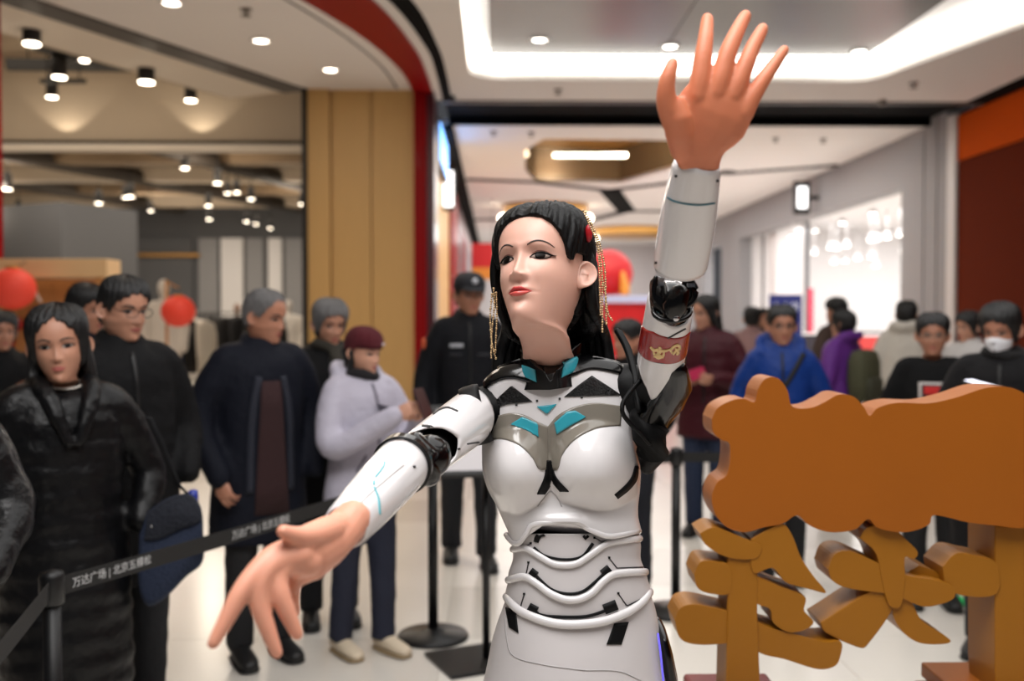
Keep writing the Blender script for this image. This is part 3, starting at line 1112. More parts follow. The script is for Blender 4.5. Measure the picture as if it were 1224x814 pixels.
# bright shop spots
SP2 = thing('shop_spot', '', 'spotlight')
ORG[SP2.name] = (0, 0, 0)
build('can', MB().lathe((0, 0, 0), [(.07, 0), (.08, .01), (.08, .10), (.03, .125)], 16), WHITEW, SP2)
build('lens', MB().lathe((0, 0, -.006), [(.002, -.010), (.072, -.004), (.072, .006)], 14), LED, SP2)
build('rod', MB().cyl((0, 0, 0), (0, 0, 1), .012, .012, 8), WHITEW, SP2)
SPX = ((947, 283, 22.5), (974, 276, 20), (1007, 267, 19), (1043, 256, 18), (973, 302, 25), (993, 296, 24), (1000, 297, 25), (1012, 294, 24), (1041, 287, 22), (1048, 286, 22.5), (1060, 284, 22), (1076, 281, 20.5), (1080, 300, 24), (997, 313, 26), (1010, 312, 26.5), (1025, 309, 26), (1042, 307, 25.5), (1047, 318, 26))
for i, (px, py, d) in enumerate(SPX):
    o = SP2 if i == 0 else copy_tree(SP2)
    q = P(px, py, d)
    r_ = ray(px, py)
    hit = CAMO + r_ * ((3.78 - EYE) / r_.z)
    o.location = (hit.x, hit.y, 3.78) if hit.y < 27 else q
    zz = o.location[2]
    for ch in o.children:
        if ch.name.startswith('rod'):
            ch.scale = (1, 1, 3.92 - zz)
    o['label'] = ORD[sorted(p[0] for p in SPX).index(px)] + ' round white spotlight from the left under the bright shop ceiling'
    o['group'] = 'bright shop spots'
# ------------------------------------------------------------------ the robot
WHITE = mat('glossy_white_shell', (226, 223, 224), .22, coat=.6, spec=.5)
WHITE2 = mat('satin_white_shell', (205, 200, 200), .34, coat=.2)
GREY_BAND = mat('taupe_gloss', (128, 122, 112), .20, coat=.6)
TEAL = mat('turquoise_panel', (52, 160, 178), .30, coat=.3, vary=.12, vscale=30)
TEAL_LINE = mat('teal_print', (60, 170, 182), .4)
BLACKG = mat('gloss_black', (6, 6, 7), .2, coat=.3, spec=.35)
BLACKM = mat('matte_black', (7, 7, 8), .55, spec=.2)
SEAM = mat('dark_seam', (30, 28, 30), .5)
CARBON = mat('black_speckled_mesh', (16, 16, 18), .3, bump=.9, bscale=260, coat=.4)
SKIN_F = mat('silicone_face_skin', (214, 166, 148), .46, sss=.12, vary=.03, vscale=40)
SKIN_H = mat('silicone_hand_skin', (222, 156, 130), .45, sss=.15, vary=.06, vscale=30)
SKIN_P = mat('backlit_palm_skin', (214, 128, 92), .5, sss=.15, vary=.07, vscale=22)  # hand skin again, the raised hand's backlight put into its orange colour
LIP = mat('red_lip', (188, 62, 62), .32, vary=.05, vscale=60)
LIP2 = mat('coral_lip', (206, 86, 80), .28)
HAIR = mat('glossy_black_hair', (5, 5, 6), .5, spec=.22, bump=.35, bscale=90, stretch=(1, 1, .12))
EYEW = mat('eye_white', (142, 126, 118), .4, spec=.15)
EYED = mat('dark_brown_iris', (14, 8, 6), .35, spec=.12)
BEAD = mat('champagne_beads', (196, 168, 128), .25, metal=.75)
RED_BAND = mat('red_armband_lacquer', (150, 34, 28), .25, coat=.5)
GOLDP = mat('pale_gold_print', (232, 200, 140), .4)
LEDBLUE = mat('violet_led', (120, 110, 255), .4, emit=.35)

rb = P(668, 900, 1.85)
ROBOT = thing('humanoid_robot', 'white humanoid robot woman with long black hair, right hand low and left palm raised', 'robot', (rb.x, rb.y, 0))


def loft_px(rows, seg=96, sub=6, n=2.3, bump=None, edge=None):
    """rows: (py, x left, x right, front bulge, back bulge, depth) on the robot's own outline"""
    a = cr(rows, len(rows) * sub)
    rings = []
    for py, xl, xr, bf, bb, dc in a:
        cx, hw = (xl + xr) / 2, (xr - xl) / 2
        ring = []
        for k in range(seg):
            q = 2 * PI * k / seg
            c, s = math.cos(q), math.sin(q)
            e = 2 / n
            px = cx + hw * math.copysign(abs(c) ** e, c)
            dz = -(bf if s > 0 else -bb) * abs(s) ** e
            if bump and s > 0:
                dz -= bump(px, py) * min(1, s * 3)
            qy = py
            if edge:
                y0, y1, crv, yb = edge
                if py > y0:
                    t = ((py - y0) / (y1 - y0)) ** 1.5
                    ye = float(np.interp(px, crv[:, 0], crv[:, 1]))
                    ye = ye if s > .02 else (yb if s < -.3 else ye + (yb - ye) * (.02 - s) / .32)
                    qy = py + (ye - y1) * t
            ring.append(P(px, qy, dc + dz))
        rings.append(ring)
    return rings


def breasts(px, py):
    h = 0
    for cx, cy, rx, ry0, ry1, k in ((614, 572, 47, 62, 44, .046), (713, 568, 57, 66, 46, .050)):
        ry = ry0 if py < cy else ry1
        r2 = ((px - cx) / rx) ** 2 + ((py - cy) / ry) ** 2
        if r2 < 1:
            h += k * (1 - r2) ** 1.05
    # cleavage groove and sternum
    return h - .006 * math.exp(-((px - 658) / 9) ** 2 - ((py - 545) / 55) ** 2)


CHEST_ROWS = [(424, 632, 704, .035, .045, 1.85), (432, 612, 738, .045, .06, 1.85), (442, 592, 749, .056, .07, 1.85), (454, 580, 752, .064, .078, 1.85),
              (470, 577, 755, .070, .084, 1.85), (495, 576, 759, .076, .09, 1.85), (520, 576, 763, .080, .09, 1.85), (545, 576, 765, .080, .09, 1.85),
              (565, 577, 766, .078, .085, 1.85), (585, 583, 765, .074, .08, 1.85), (605, 593, 763, .074, .078, 1.85), (625, 600, 763, .080, .078, 1.85),
              (640, 605, 765, .086, .078, 1.85), (653, 609, 767, .088, .078, 1.85)]
def z2(pts):
    return [(540 + x / 4.07, 400 + y / 4.07) for x, y in pts]


def z3(pts):
    return [(540 + x / 3.803, 600 + y / 3.803) for x, y in pts]


L0 = z3([(255, 150), (272, 182), (300, 188), (345, 148), (380, 108), (450, 94), (580, 94), (630, 125), (700, 155), (760, 152), (850, 130)])
L1 = z3([(270, 215), (330, 210), (390, 245), (450, 278), (510, 288), (570, 278), (630, 240), (690, 198), (740, 182), (860, 165)])
L2 = z3([(255, 355), (330, 340), (380, 365), (450, 415), (520, 443), (580, 443), (640, 415), (700, 360), (760, 327), (905, 318)])
L3 = z3([(238, 432), (300, 490), (380, 528), (470, 552), (570, 557), (700, 542), (800, 505), (880, 455), (925, 410)])
chest = MB().loft(loft_px(CHEST_ROWS, 144, 8, 2.3, breasts, (590, 653, cr(L0, 80), 640)))
chest_ob = build('chest_shell', chest, WHITE, ROBOT)
CH = cam_proj(bvh_of(chest))


def panel(name, m, parent, *strips, **kw):
    mb = MB()
    for s in strips:
        strip(mb, *s, **kw)
    return build(name, clean(mb), m, parent, label=None)


def lines(name, m, parent, pr, specs, off=.0012, smooth_curve=True):
    for pts, w in specs:
        mb = line_strip(MB(), pr, pts, w, 24, 2, off, smooth_curve=smooth_curve)
        if mb.f:
            build(name, clean(mb), m, parent)


# chest panels
b = MB()
strip(b, CH, z2([(160, 440), (200, 405), (280, 382), (350, 390), (420, 425), (468, 446)]), z2([(165, 512), (250, 508), (330, 540), (390, 598), (425, 655), (468, 655)]), 40, 14, .0016)
build('bust_band', clean(b), GREY_BAND, chest_ob, label='taupe band across the right breast')
b = MB()
strip(b, CH, z2([(468, 446), (520, 390), (600, 350), (700, 332), (826, 348)]), z2([(468, 655), (515, 655), (540, 582), (600, 512), (690, 462), (760, 447), (820, 443)]), 44, 14, .0016)
build('bust_band', clean(b), GREY_BAND, chest_ob, label='taupe band across the left breast')
b = MB()
strip(b, CH, z2([(290, 435), (345, 400), (415, 430), (420, 440)]), z2([(290, 436), (370, 472), (420, 500), (421, 498)]), 18, 6, .0034, smooth_curve=False)
build('inlay', clean(b), TEAL, chest_ob, label='turquoise inlay on the right breast band')
b = MB()
strip(b, CH, z2([(500, 430), (560, 375), (600, 370), (650, 400)]), z2([(512, 485), (560, 455), (620, 420), (650, 401)]), 18, 6, .0034, smooth_curve=False)
build('inlay', clean(b), TEAL, chest_ob, label='turquoise inlay on the left breast band')
b = MB()
strip(b, CH, z2([(415, 350), (462, 344), (510, 338)]), z2([(415, 351), (462, 388), (510, 339)]), 12, 4, .003, smooth_curve=False)
build('inlay', clean(b), TEAL, chest_ob, label='small turquoise triangle below the neckline')
b = MB()
strip(b, CH, z2([(178, 365), (235, 300), (292, 248), (340, 285), (392, 325)]), z2([(178, 366), (270, 340), (392, 326)]), 24, 8, .002, smooth_curve=False)
build('collarbone_panel', clean(b), CARBON, chest_ob, label='black triangular mesh panel')
b = MB()
strip(b, CH, z2([(548, 302), (610, 250), (680, 200), (750, 245), (820, 293)]), z2([(548, 303), (660, 300), (820, 294)]), 24, 8, .002, smooth_curve=False)
build('collarbone_panel', clean(b), CARBON, chest_ob, label='black triangular mesh panel')
b = MB()
strip(b, CH, z2([(458, 612), (450, 690), (414, 775)]), z2([(486, 612), (482, 720), (452, 775)]), 16, 5, .002)
strip(b, CH, z2([(458, 612), (482, 700), (528, 762)]), z2([(486, 612), (508, 690), (570, 762)]), 16, 5, .0023)
build('sternum_fork', clean(b), BLACKM, chest_ob)
lines('side_slash', BLACKM, chest_ob, CH, [(z2([(898, 640), (885, 700), (850, 745), (798, 788)]), [4, 7, 7, 6])], .002)
lines('screw', SEAM, chest_ob, CH, [(z2([(x - 5, y), (x + 5, y)]), 2.4) for x, y in ((315, 342), (415, 322), (525, 312), (632, 305))], .002)
lines('seam', mat('pale_seam', (176, 172, 172), .4), chest_ob, CH,
      [(z2([(418, 836), (445, 800), (480, 762), (512, 790), (535, 836)]), 1.2), (z2([(860, 170), (872, 330), (905, 470)]), 1.0)], .0012)
# black yoke over the shoulders, above the white neckline edge
yoke = MB()
strip(yoke, CH, [(578, 453), (590, 440), (612, 430.5), (634, 424.8), (648, 424.2)], [(577, 466), (597, 455), (614, 453), (631, 457.5), (650, 461)], 30, 6, .0035)
strip(yoke, CH, [(648, 424.2), (672, 424.2), (704, 424.8), (738, 431.5), (750, 441)], [(650, 461), (668, 458), (688, 448.5), (708, 442), (752, 449)], 30, 6, .0035)
build('shoulder_yoke', clean(yoke), BLACKG, ROBOT)


# collar around the neck
def ring_shell(prof, seg, f_lo, f_hi, rows, thick):
    """open band around the neck; prof(t) -> (cx, half width px, depth half m, depth centre)"""
    mb = MB()
    for sgn in (0, 1):
        rs = []
        for i in range(rows + 1):
            t = i / rows
            ring = []
            for k in range(seg):
                q = 2 * PI * k / seg
                ang = math.degrees(math.atan2(math.cos(q), math.sin(q)))   # 0 = front
                y = f_lo(ang) * (1 - t) + f_hi(ang) * t
                cx, hw, hd, dc = prof(y)
                hw, hd = hw - sgn * thick / .00152, hd - sgn * thick
                ring.append(P(cx + hw * math.cos(q), y, dc - hd * math.sin(q)))
            rs.append(ring)
        mb.loft(rs if not sgn else rs[::-1], 0, False)
    n = seg * (rows + 1)
    for k in range(seg):
        j = (k + 1) % seg
        mb.f.append((rows * seg + k, rows * seg + j, n + j, n + k)); mb.mi.append(0); mb.sm.append(False)
    return mb


def collar_hi(a):
    return float(np.interp(a, [-180, -100, -70, -50, -40, -26, -12, -2, 3, 10, 22, 34, 48, 70, 110, 180],
                           [404, 412, 418, 421, 429, 437, 441, 455, 456, 442, 436, 425, 414, 408, 404, 404]))


COLPROF = lambda y: (658 + (440 - y) * .03, float(np.interp(y, [404, 430, 450, 470], [38, 37, 41, 47])), float(np.interp(y, [404, 430, 450, 470], [.058, .058, .064, .072])),
                     float(np.interp(y, [404, 470], [1.842, 1.838])))
collar = ring_shell(COLPROF, 72, lambda a: 466 - 10 * max(0, a) / 90 if abs(a) < 90 else 460, collar_hi, 10, .007)
collar_ob = build('collar', collar, BLACKG, ROBOT)
CO = cam_proj(bvh_of(collar))
b = MB()
strip(b, CO, [(623, 436), (632, 438.5), (640, 442)], [(620.5, 448), (630, 452), (641.5, 457)], 12, 6, .004, .002, smooth_curve=False)
build('collar_plate', clean(b), TEAL, collar_ob, label='turquoise collar plate on the right of the neck')
b = MB()
strip(b, CO, [(673.5, 434), (680, 430), (687.5, 426)], [(670.5, 452), (682, 446), (695, 437.5)], 12, 6, .004, .002, smooth_curve=False)
build('collar_plate', clean(b), TEAL, collar_ob, label='turquoise collar plate on the left of the neck')

# abdomen with three lipped plates
AB_ROWS = [(638, 608, 764, .074, .070, 1.85), (652, 612, 766, .077, .072, 1.85), (668, 613, 766, .080, .075, 1.85), (684, 608, 772, .084, .080, 1.85),
           (700, 607, 775, .088, .084, 1.85), (716, 605, 778, .092, .088, 1.85), (730, 604, 780, .094, .090, 1.85), (744, 606, 778, .094, .09, 1.85)]
ab = MB().loft(loft_px(AB_ROWS, 120, 6, 2.3, None, (680, 744, cr(L3, 80), 712)))
ab_ob = build('abdomen', ab, WHITE2, ROBOT)
AB = cam_proj(bvh_of(ab))
SK_ROWS = [(700, 612, 772, .060, .08, 1.85), (712, 606, 778, .072, .09, 1.85), (726, 601, 783, .082, .10, 1.85), (745, 594, 787, .092, .11, 1.85), (770, 587, 791, .102, .115, 1.85), (800, 581, 795, .113, .12, 1.85),
           (840, 572, 802, .124, .13, 1.85), (920, 556, 814, .132, .14, 1.85), (1000, 548, 822, .138, .145, 1.85)]
sk = MB().loft(loft_px(SK_ROWS, 120, 6, 2.35))
sk_ob = build('hip_skirt', sk, WHITE2, ROBOT)
SK = cam_proj(bvh_of(sk))


def lip(name, pts, rows, w, m, parent, lift=.002, n=2.3):
    """a rolled rim that follows a wavy line round the body"""
    c = cr(pts, 60)
    arr = cr(rows, 200)

    def surf(px, py, front):
        i = int(np.argmin(abs(arr[:, 0] - py)))
        _, xl, xr, bf, bb, dc = arr[i]
        cx, hw = (xl + xr) / 2, (xr - xl) / 2
        u = max(-1, min(1, (px - cx) / hw))
        s = (1 - abs(u) ** n) ** (1 / n)
        return P(cx + u * hw * 1.004, py, dc - (bf + lift if front else -bb - lift) * s)
    path = []
    x0, x1 = c[0][0], c[-1][0]
    for x, y in c:
        i = int(np.argmin(abs(arr[:, 0] - y)))
        _, xl, xr = arr[i][:3]
        t = (x - x0) / (x1 - x0)
        path.append(surf(xl + (xr - xl) * (0.5 - 0.5 * math.cos(PI * t)) * 1.0 if False else xl + (xr - xl) * t, y, True))
    yb = (c[0][1], c[-1][1])
    for k in range(1, 30):
        t = k / 30
        y = yb[1] * (1 - t) + yb[0] * t
        i = int(np.argmin(abs(arr[:, 0] - y)))
        _, xl, xr = arr[i][:3]
        path.append(surf((xl + xr) / 2 + (xr - xl) / 2 * math.cos(PI * t), y, False))
    pts3 = path
    m_ = len(pts3)
    rings = []
    for i in range(m_):
        t = (pts3[(i + 1) % m_] - pts3[i - 1]).normalized()
        out = (pts3[i] - P((arr[0][1] + arr[0][2]) / 2, 700, 1.85)); out.z = 0
        out.normalize()
        up = t.cross(out).normalized()
        out = up.cross(t).normalized()
        rings.append([pts3[i] + out * (w * .85 * math.cos(q)) + up * (w * math.sin(q)) for q in (2 * PI * k / 12 for k in range(12))])
    return build(name, MB().loft(rings, 0, False, True, True, True), m, parent)


lip('rim', L0, CHEST_ROWS[-4:] + [(668, 611, 768, .09, .078, 1.85)], .0050, WHITE, chest_ob)
lip('plate_rim', L1, AB_ROWS, .0062, WHITE, ab_ob)
lip('plate_rim', L2, AB_ROWS, .0068, WHITE, ab_ob, .003)
lip('plate_rim', L3, AB_ROWS, .0082, WHITE, ab_ob, .004)
# raised lower fields of the plates (each plate overlaps the one below)
for name, up, lo in (('belly_plate', L0[3:9], L1[1:9]),):
    pass
lines('plate_marking', BLACKM, ab_ob, AB, [(z3([(384, 182), (390, 162), (404, 148), (450, 141), (580, 141), (600, 148), (616, 166)]), [6, 6.5, 6.5, 6.5, 6.5, 6.5, 6]),
                                           (z3([(372, 208), (420, 243), (510, 261), (590, 248), (642, 188)]), [4, 3, 3, 3, 4]),
                                           (z3([(372, 325), (450, 395), (520, 417), (590, 409), (650, 365), (705, 312)]), 3.6),
                                           (z3([(372, 488), (400, 512), (470, 521), (600, 521), (680, 500), (730, 476)]), 3.6)], .0022)
lines('plate_block', BLACKM, ab_ob, AB, [(z3([(360, 312), (386, 332)]), 8), (z3([(684, 326), (716, 300)]), 9.5), (z3([(352, 474), (388, 494)]), 9), (z3([(692, 488), (748, 466)]), 12)], .0025, False)
lines('circuit_line', SEAM, ab_ob, AB, [(z3([(350, 275), (340, 325), (262, 338)]), 1.1), (z3([(715, 255), (750, 300), (888, 296)]), 1.1),
                                        (z3([(330, 420), (315, 472)]), 1.1), (z3([(755, 415), (795, 472), (905, 420)]), 1.1),
                                        (z3([(275, 205), (340, 200), (360, 188)]), 1.0), (z3([(648, 162), (680, 180), (850, 150)]), 1.0)], .0014, False)
lines('rivet', BLACKM, ab_ob, AB, [(z3([(x - 4, y), (x + 4, y)]), 2.6) for x, y in ((350, 275), (715, 253), (330, 418), (756, 415), (360, 187), (648, 163))], .0022)
b = MB()
strip(b, SK, z3([(246, 478), (292, 492)]), z3([(262, 570), (304, 596)]), 6, 6, .002, smooth_curve=False)
build('hip_marking', clean(b), BLACKM, sk_ob)
b = MB()
strip(b, SK, z3([(738, 552), (803, 545)]), z3([(703, 648), (770, 648)]), 6, 6, .002, smooth_curve=False)
build('hip_marking', clean(b), BLACKM, sk_ob)
lines('seam', mat('pale_seam', (176, 172, 172), .4), sk_ob, SK, [(z3([(240, 520), (250, 620), (280, 700), (420, 740), (600, 765)]), 1.0), (z3([(600, 765), (760, 770), (860, 812)]), 1.0)], .001)
b = MB()
sp = [P(x, y, d) for x, y, d in ((789, 752, 1.85), (792, 775, 1.86), (796, 800, 1.87), (800, 850, 1.88), (806, 930, 1.88))]
b.tube(sp, [(.010, .05), (.016, .055), (.018, .06), (.02, .06), (.02, .06)], 14, up=(0, 1, 0))
build('hip_side_panel', b, BLACKG, ROBOT)
b = MB().tube([P(x, y, d) for x, y, d in ((786.5, 758, 1.797), (789.5, 780, 1.792), (792.5, 810, 1.79), (797, 850, 1.785))], .0020, 8)
build('light_strip', b, LEDBLUE, ROBOT, label='violet light strip along the hip')
# legs below the picture, on the floor
for sx in (-1, 1):
    c = P(685, 900, 1.86)
    x = c.x + sx * .085
    b = MB().tube([(x, c.y, z) for z in (.80, .62, .48, .40, .28, .14, .09)], [.085, .078, .062, .058, .056, .042, .040], 20, up=(0, 1, 0))
    leg = build('leg', b, WHITE2, ROBOT)
    f = MB().tube([(x, c.y + .05, .045), (x, c.y - .03, .045), (x, c.y - .13, .030)], [(.036, .044), (.044, .044), (.040, .029)], 16, up=(0, 0, 1))
    build('foot', f, BLACKM, leg)


# ---- arms
class Shell:
    """a sleeve of white shell between two axis points; phi 0 faces the camera, +90 is to the right of the axis"""

    def __init__(s, p0, p1, r0, r1, lo=lambda a: 0, hi=lambda a: 1, thick=.004, nt=24, seg=72, mid=None, flat=1.0):
        s.p0, s.p1 = Vector(p0), Vector(p1)
        ax = (s.p1 - s.p0)
        s.L = ax.length
        s.a = ax.normalized()
        to = (CAMO - (s.p0 + s.p1) / 2)
        s.f = (to - s.a * to.dot(s.a)).normalized()
        s.r = s.f.cross(s.a).normalized()
        camx = CAMR @ Vector((1, 0, 0))
        if s.r.dot(camx) < 0:
            s.r = -s.r
        s.r0, s.r1, s.mid, s.flat = r0, r1, mid, flat
        s.lo, s.hi, s.thick, s.nt, s.seg = lo, hi, thick, nt, seg

    def rad(s, t):
        if s.mid is None:
            return s.r0 + (s.r1 - s.r0) * t
        return s.r0 * (1 - t) * (1 - 2 * t) + 4 * s.mid * t * (1 - t) + s.r1 * t * (2 * t - 1)

    def pt(s, t, ang, extra=0):
        r = s.rad(t) + extra
        q = R(ang)
        return s.p0 + s.a * (s.L * t) + s.f * (r * s.flat * math.cos(q)) + s.r * (r * math.sin(q))

    def mb(s, extra=0, lo=None, hi=None, a0=-180, a1=180):
        lo, hi = lo or s.lo, hi or s.hi
        out = MB()
        full = (a1 - a0) >= 360
        n = s.seg if full else s.seg + 1
        rows = s.nt + 1
        vs = []
        for sg in (0, 1):
            for i in range(rows):
                for k in range(n):
                    ang = a0 + (a1 - a0) * k / s.seg
                    t = lo(ang) + (hi(ang) - lo(ang)) * i / s.nt
                    e = extra - sg * s.thick
                    if not sg and i in (0, rows - 1):
                        e -= s.thick * .35
                    vs.append(s.pt(t, ang, e))
        N = rows * n
        fs = []
        for sg in (0, 1):
            for i in range(rows - 1):
                for k in range(n if full else n - 1):
                    j = (k + 1) % n
                    fs.append((sg * N + i * n + k, sg * N + i * n + j, sg * N + (i + 1) * n + j, sg * N + (i + 1) * n + k))
        for i in (0, rows - 1):
            for k in range(n if full else n - 1):
                j = (k + 1) % n
                fs.append((i * n + k, i * n + j, N + i * n + j, N + i * n + k))
        if not full:
            for k in (0, n - 1):
                for i in range(rows - 1):
                    fs.append((i * n + k, (i + 1) * n + k, N + (i + 1) * n + k, N + i * n + k))
        return out.add(vs, fs)


tab = lambda xs, ys: (lambda a: float(np.interp(a, xs, ys)))

# raised arm (the robot's left)
RA = thing  # (kept short below)
up0, up1 = P(782, 478, 1.80), P(803, 352, 1.60)
b = MB()
b.tube([P(742, 462, 1.85), P(762, 468, 1.845), P(782, 478, 1.82), P(790, 462, 1.79), P(793, 420, 1.72), P(799, 375, 1.63)], [.045, .050, .050, .044, .040, .030], 20)
upper_core = build('raised_upper_arm', b, BLACKM, ROBOT)
US = Shell(up0, up1, .0385, .0372, mid=.0405,
           lo=tab([-180, -90, -60, -25, -8, 5, 30, 60, 90, 180], [.20, .36, .36, .26, .16, .20, .38, .44, .42, .24]),
           hi=tab([-180, -100, -80, -60, -30, 0, 25, 55, 80, 100, 140, 180], [.98, 1.0, 1.0, .97, .93, .89, .86, .86, .88, .92, .98, 1.0]))
ush = US.mb()
ush_ob = build('upper_arm_shell', ush, WHITE, upper_core)
# red armband with a gold emblem
band = US.mb(.0016, tab([-180, -90, -70, 0, 70, 90, 180], [.32, .47, .50, .545, .52, .51, .34]), tab([-180, -90, -70, -30, 0, 30, 70, 90, 180], [.55, .69, .74, .79, .785, .77, .75, .72, .57]))
band_ob = build('armband', band, RED_BAND, upper_core)
BA = cam_proj(bvh_of(band))
zb = lambda pts: [(730 + x / 5.09, 320 + y / 5.09) for x, y in pts]
lines('emblem', GOLDP, band_ob, BA, [(zb([(243, 482), (262, 500), (290, 500), (325, 505), (368, 492)]), [2, 3, 4, 3, 1.5]), (zb([(298, 480), (300, 505), (285, 530)]), [2.5, 5, 4]),
                                     (zb([(262, 508), (268, 528), (290, 545), (318, 535), (325, 508)]), [2, 3, 4, 3, 2]), (zb([(262, 540), (290, 530), (322, 545)]), [2, 3, 2]),
                                     (zb([(375, 520), (365, 500), (385, 478), (412, 470), (418, 490), (395, 505), (378, 528)]), [2, 3, 3, 3, 3, 3, 2]), (zb([(392, 488), (410, 515), (398, 528)]), [2, 3, 2])], .0012)
USB = cam_proj(bvh_of(ush))
lines('seam', SEAM, ush_ob, USB, [(zb([(330, 438), (390, 405), (455, 370)]), 1.4), (zb([(140, 455), (165, 495), (250, 562), (335, 580), (415, 555)]), 1.0)], .0012)
# shoulder mass: glossy black plate, bracket and cables
b = MB().tube([P(808, 442, 1.70), P(806, 462, 1.74), P(796, 480, 1.78), P(780, 500, 1.80), P(772, 520, 1.80)], [(.020, .018), (.032, .026), (.036, .030), (.036, .032), (.022, .022)], 18)
build('shoulder_plate', b, BLACKG, upper_core)
b = MB().tube([P(770, 500, 1.80), P(778, 520, 1.78), P(780, 540, 1.80), P(774, 558, 1.82)], [.028, .034, .030, .014], 14)
build('shoulder_actuator', b, BLACKM, upper_core)
b = MB()
for pts in ([(738, 396), (748, 414), (756, 440), (760, 462), (764, 490)], [(741, 398), (752, 420), (760, 452), (766, 480)]):
    b.tube([P(x, y, 1.86 - .0009 * (y - 396)) for x, y in cr(pts, 14)], .006, 8)
build('cable', b, BLACKM, upper_core, label='black cable running from hair to shoulder')
b = MB().tube([P(x, y, 1.735 + .02 * abs(y - 490) / 40) for x, y in cr([(764, 456), (752, 470), (744.5, 482), (744.5, 494), (754, 507), (766, 518), (776, 530)], 24)], .0042, 10)
build('cable', b, BLACKM, upper_core, label='black cable looping out of the shoulder')
# elbow
b = MB()
b.ball(P(802, 362, 1.60), .034, 18, 12)
b.tube([P(786, 340, 1.575), P(788, 356, 1.57), P(797, 372, 1.565)], [.013, .016, .014], 12)
b.tube([P(822, 338, 1.575), P(824, 352, 1.58), P(818, 370, 1.585)], [.010, .012, .012], 12)
b.tube([P(812, 352, 1.55), P(806, 366, 1.55), P(804, 378, 1.56)], [.016, .020, .016], 12)
elbow = build('elbow_joint', b, BLACKG, ROBOT)
b = MB()
rr = []
for k in range(40):
    q = 2 * PI * k / 40
    rr.append(P(803 + 22 * math.cos(q), 372 + 12 * math.sin(q), 1.565 - .016 * math.sin(q)))
b.tube(rr + rr[:1], .0042, 8)
build('elbow_ring', b, BLACKG, elbow)
b = MB()
for pts in ([(784, 332), (781, 345), (783, 360)], [(826, 334), (832, 345), (830, 358), (822, 366)]):
    build('elbow_link', MB().tube([P(x, y, 1.56) for x, y in cr(pts, 10)], .0040, 8), BLACKG, elbow)
b = MB()
b.box(P(790, 337, 1.545), (.010, .008, .012)).box(P(826, 341, 1.55), (.012, .006, .006)).ball(P(808, 380, 1.545), .006, 10, 6)
build('elbow_fitting', b, mat('polished_steel', (190, 190, 192), .2, metal=1), elbow)
fo0, fo1 = P(811, 333, 1.54), P(833, 195, 1.385)
FS = Shell(fo0, fo1, .0395, .0330, mid=.0410, lo=tab([-180, -90, -40, 0, 40, 75, 90, 180], [-.05, .08, .12, .13, .13, .12, .12, .0]),
           hi=tab([-180, -90, 0, 90, 180], [.98, 1.0, 1.05, .99, .98]), flat=.95)
fsh = FS.mb()
fore = build('raised_forearm', fsh, WHITE, ROBOT)
FSB = cam_proj(bvh_of(fsh))
zf = lambda pts: [(730 + x / 5.09, 180 + y / 5.09) for x, y in pts]
lines('teal_line', mat('dark_teal_print', (58, 108, 122), .4), fore, FSB, [(zf([(345, 284), (380, 305), (450, 322), (540, 330), (632, 320)]), 1.8)], .0012)
lines('screw', SEAM, fore, FSB, [(zf([(x - 6, y), (x + 6, y)]), 3) for x, y in ((398, 155), (648, 184), (275, 682))], .0012)


# ---- hands: palm and five unequal bent fingers, one skin
def hand(name, m, parent, wrist, palm, fingers, voxel=.0022, smooth=8, nails=True):
    mb = MB()
    for pts in palm:
        mb.tube([P(*p[:3]) for p in pts], [p[3] for p in pts], 14, up=CAMR @ Vector((0, 0, 1)))
    for pts in fingers:
        q = cr([p[:3] for p in pts], 4 * (len(pts) - 1) + 1)
        r = cr([(p[3],) for p in pts], 4 * (len(pts) - 1) + 1)
        rad = []
        for i in range(len(q)):
            rad.append(float(r[i][0]) * (1.14 - .10 * i / len(q)))
        mb.tube([P(*p) for p in q], rad, 14)
    me = remesh(mb, voxel, smooth)
    o = Vector(ORG[parent.name])
    me.transform(Matrix.Translation(-o))
    ob = put(name, me, m, parent)
    ORG[ob.name] = tuple(o)
    return ob, mb


D = 1.33
PX = D / F
raised_palm = [
    # wrist to knuckles: (px, py, depth, radius pair across/along the view)
    [(835, 222, 1.40, (.0230, .019)), (836, 205, 1.386, (.0270, .0195)), (836, 192, 1.372, (.0310, .0185)), (836, 182, 1.364, (.0345, .0180)), (839, 166, 1.355, (.0450, .0180)), (846, 149, 1.346, (.0520, .0170)),
     (853, 133, 1.339, (.0530, .0155)), (859, 119, 1.336, (.0490, .0140)), (863, 107, 1.335, (.0430, .0125))],
    [(815, 180, 1.36, (.016, .016)), (812, 158, 1.342, (.0200, .0185)), (810, 140, 1.332, (.0185, .0165)), (808, 126, 1.33, (.013, .013))],
    [(832, 120, 1.337, (.014, .012)), (838, 100, 1.335, (.013, .012))],
    [(856, 115, 1.334, (.014, .012)), (861, 96, 1.332, (.0130, .012))],
    [(876, 120, 1.335, (.013, .012)), (883, 102, 1.333, (.0120, .0115))],
]
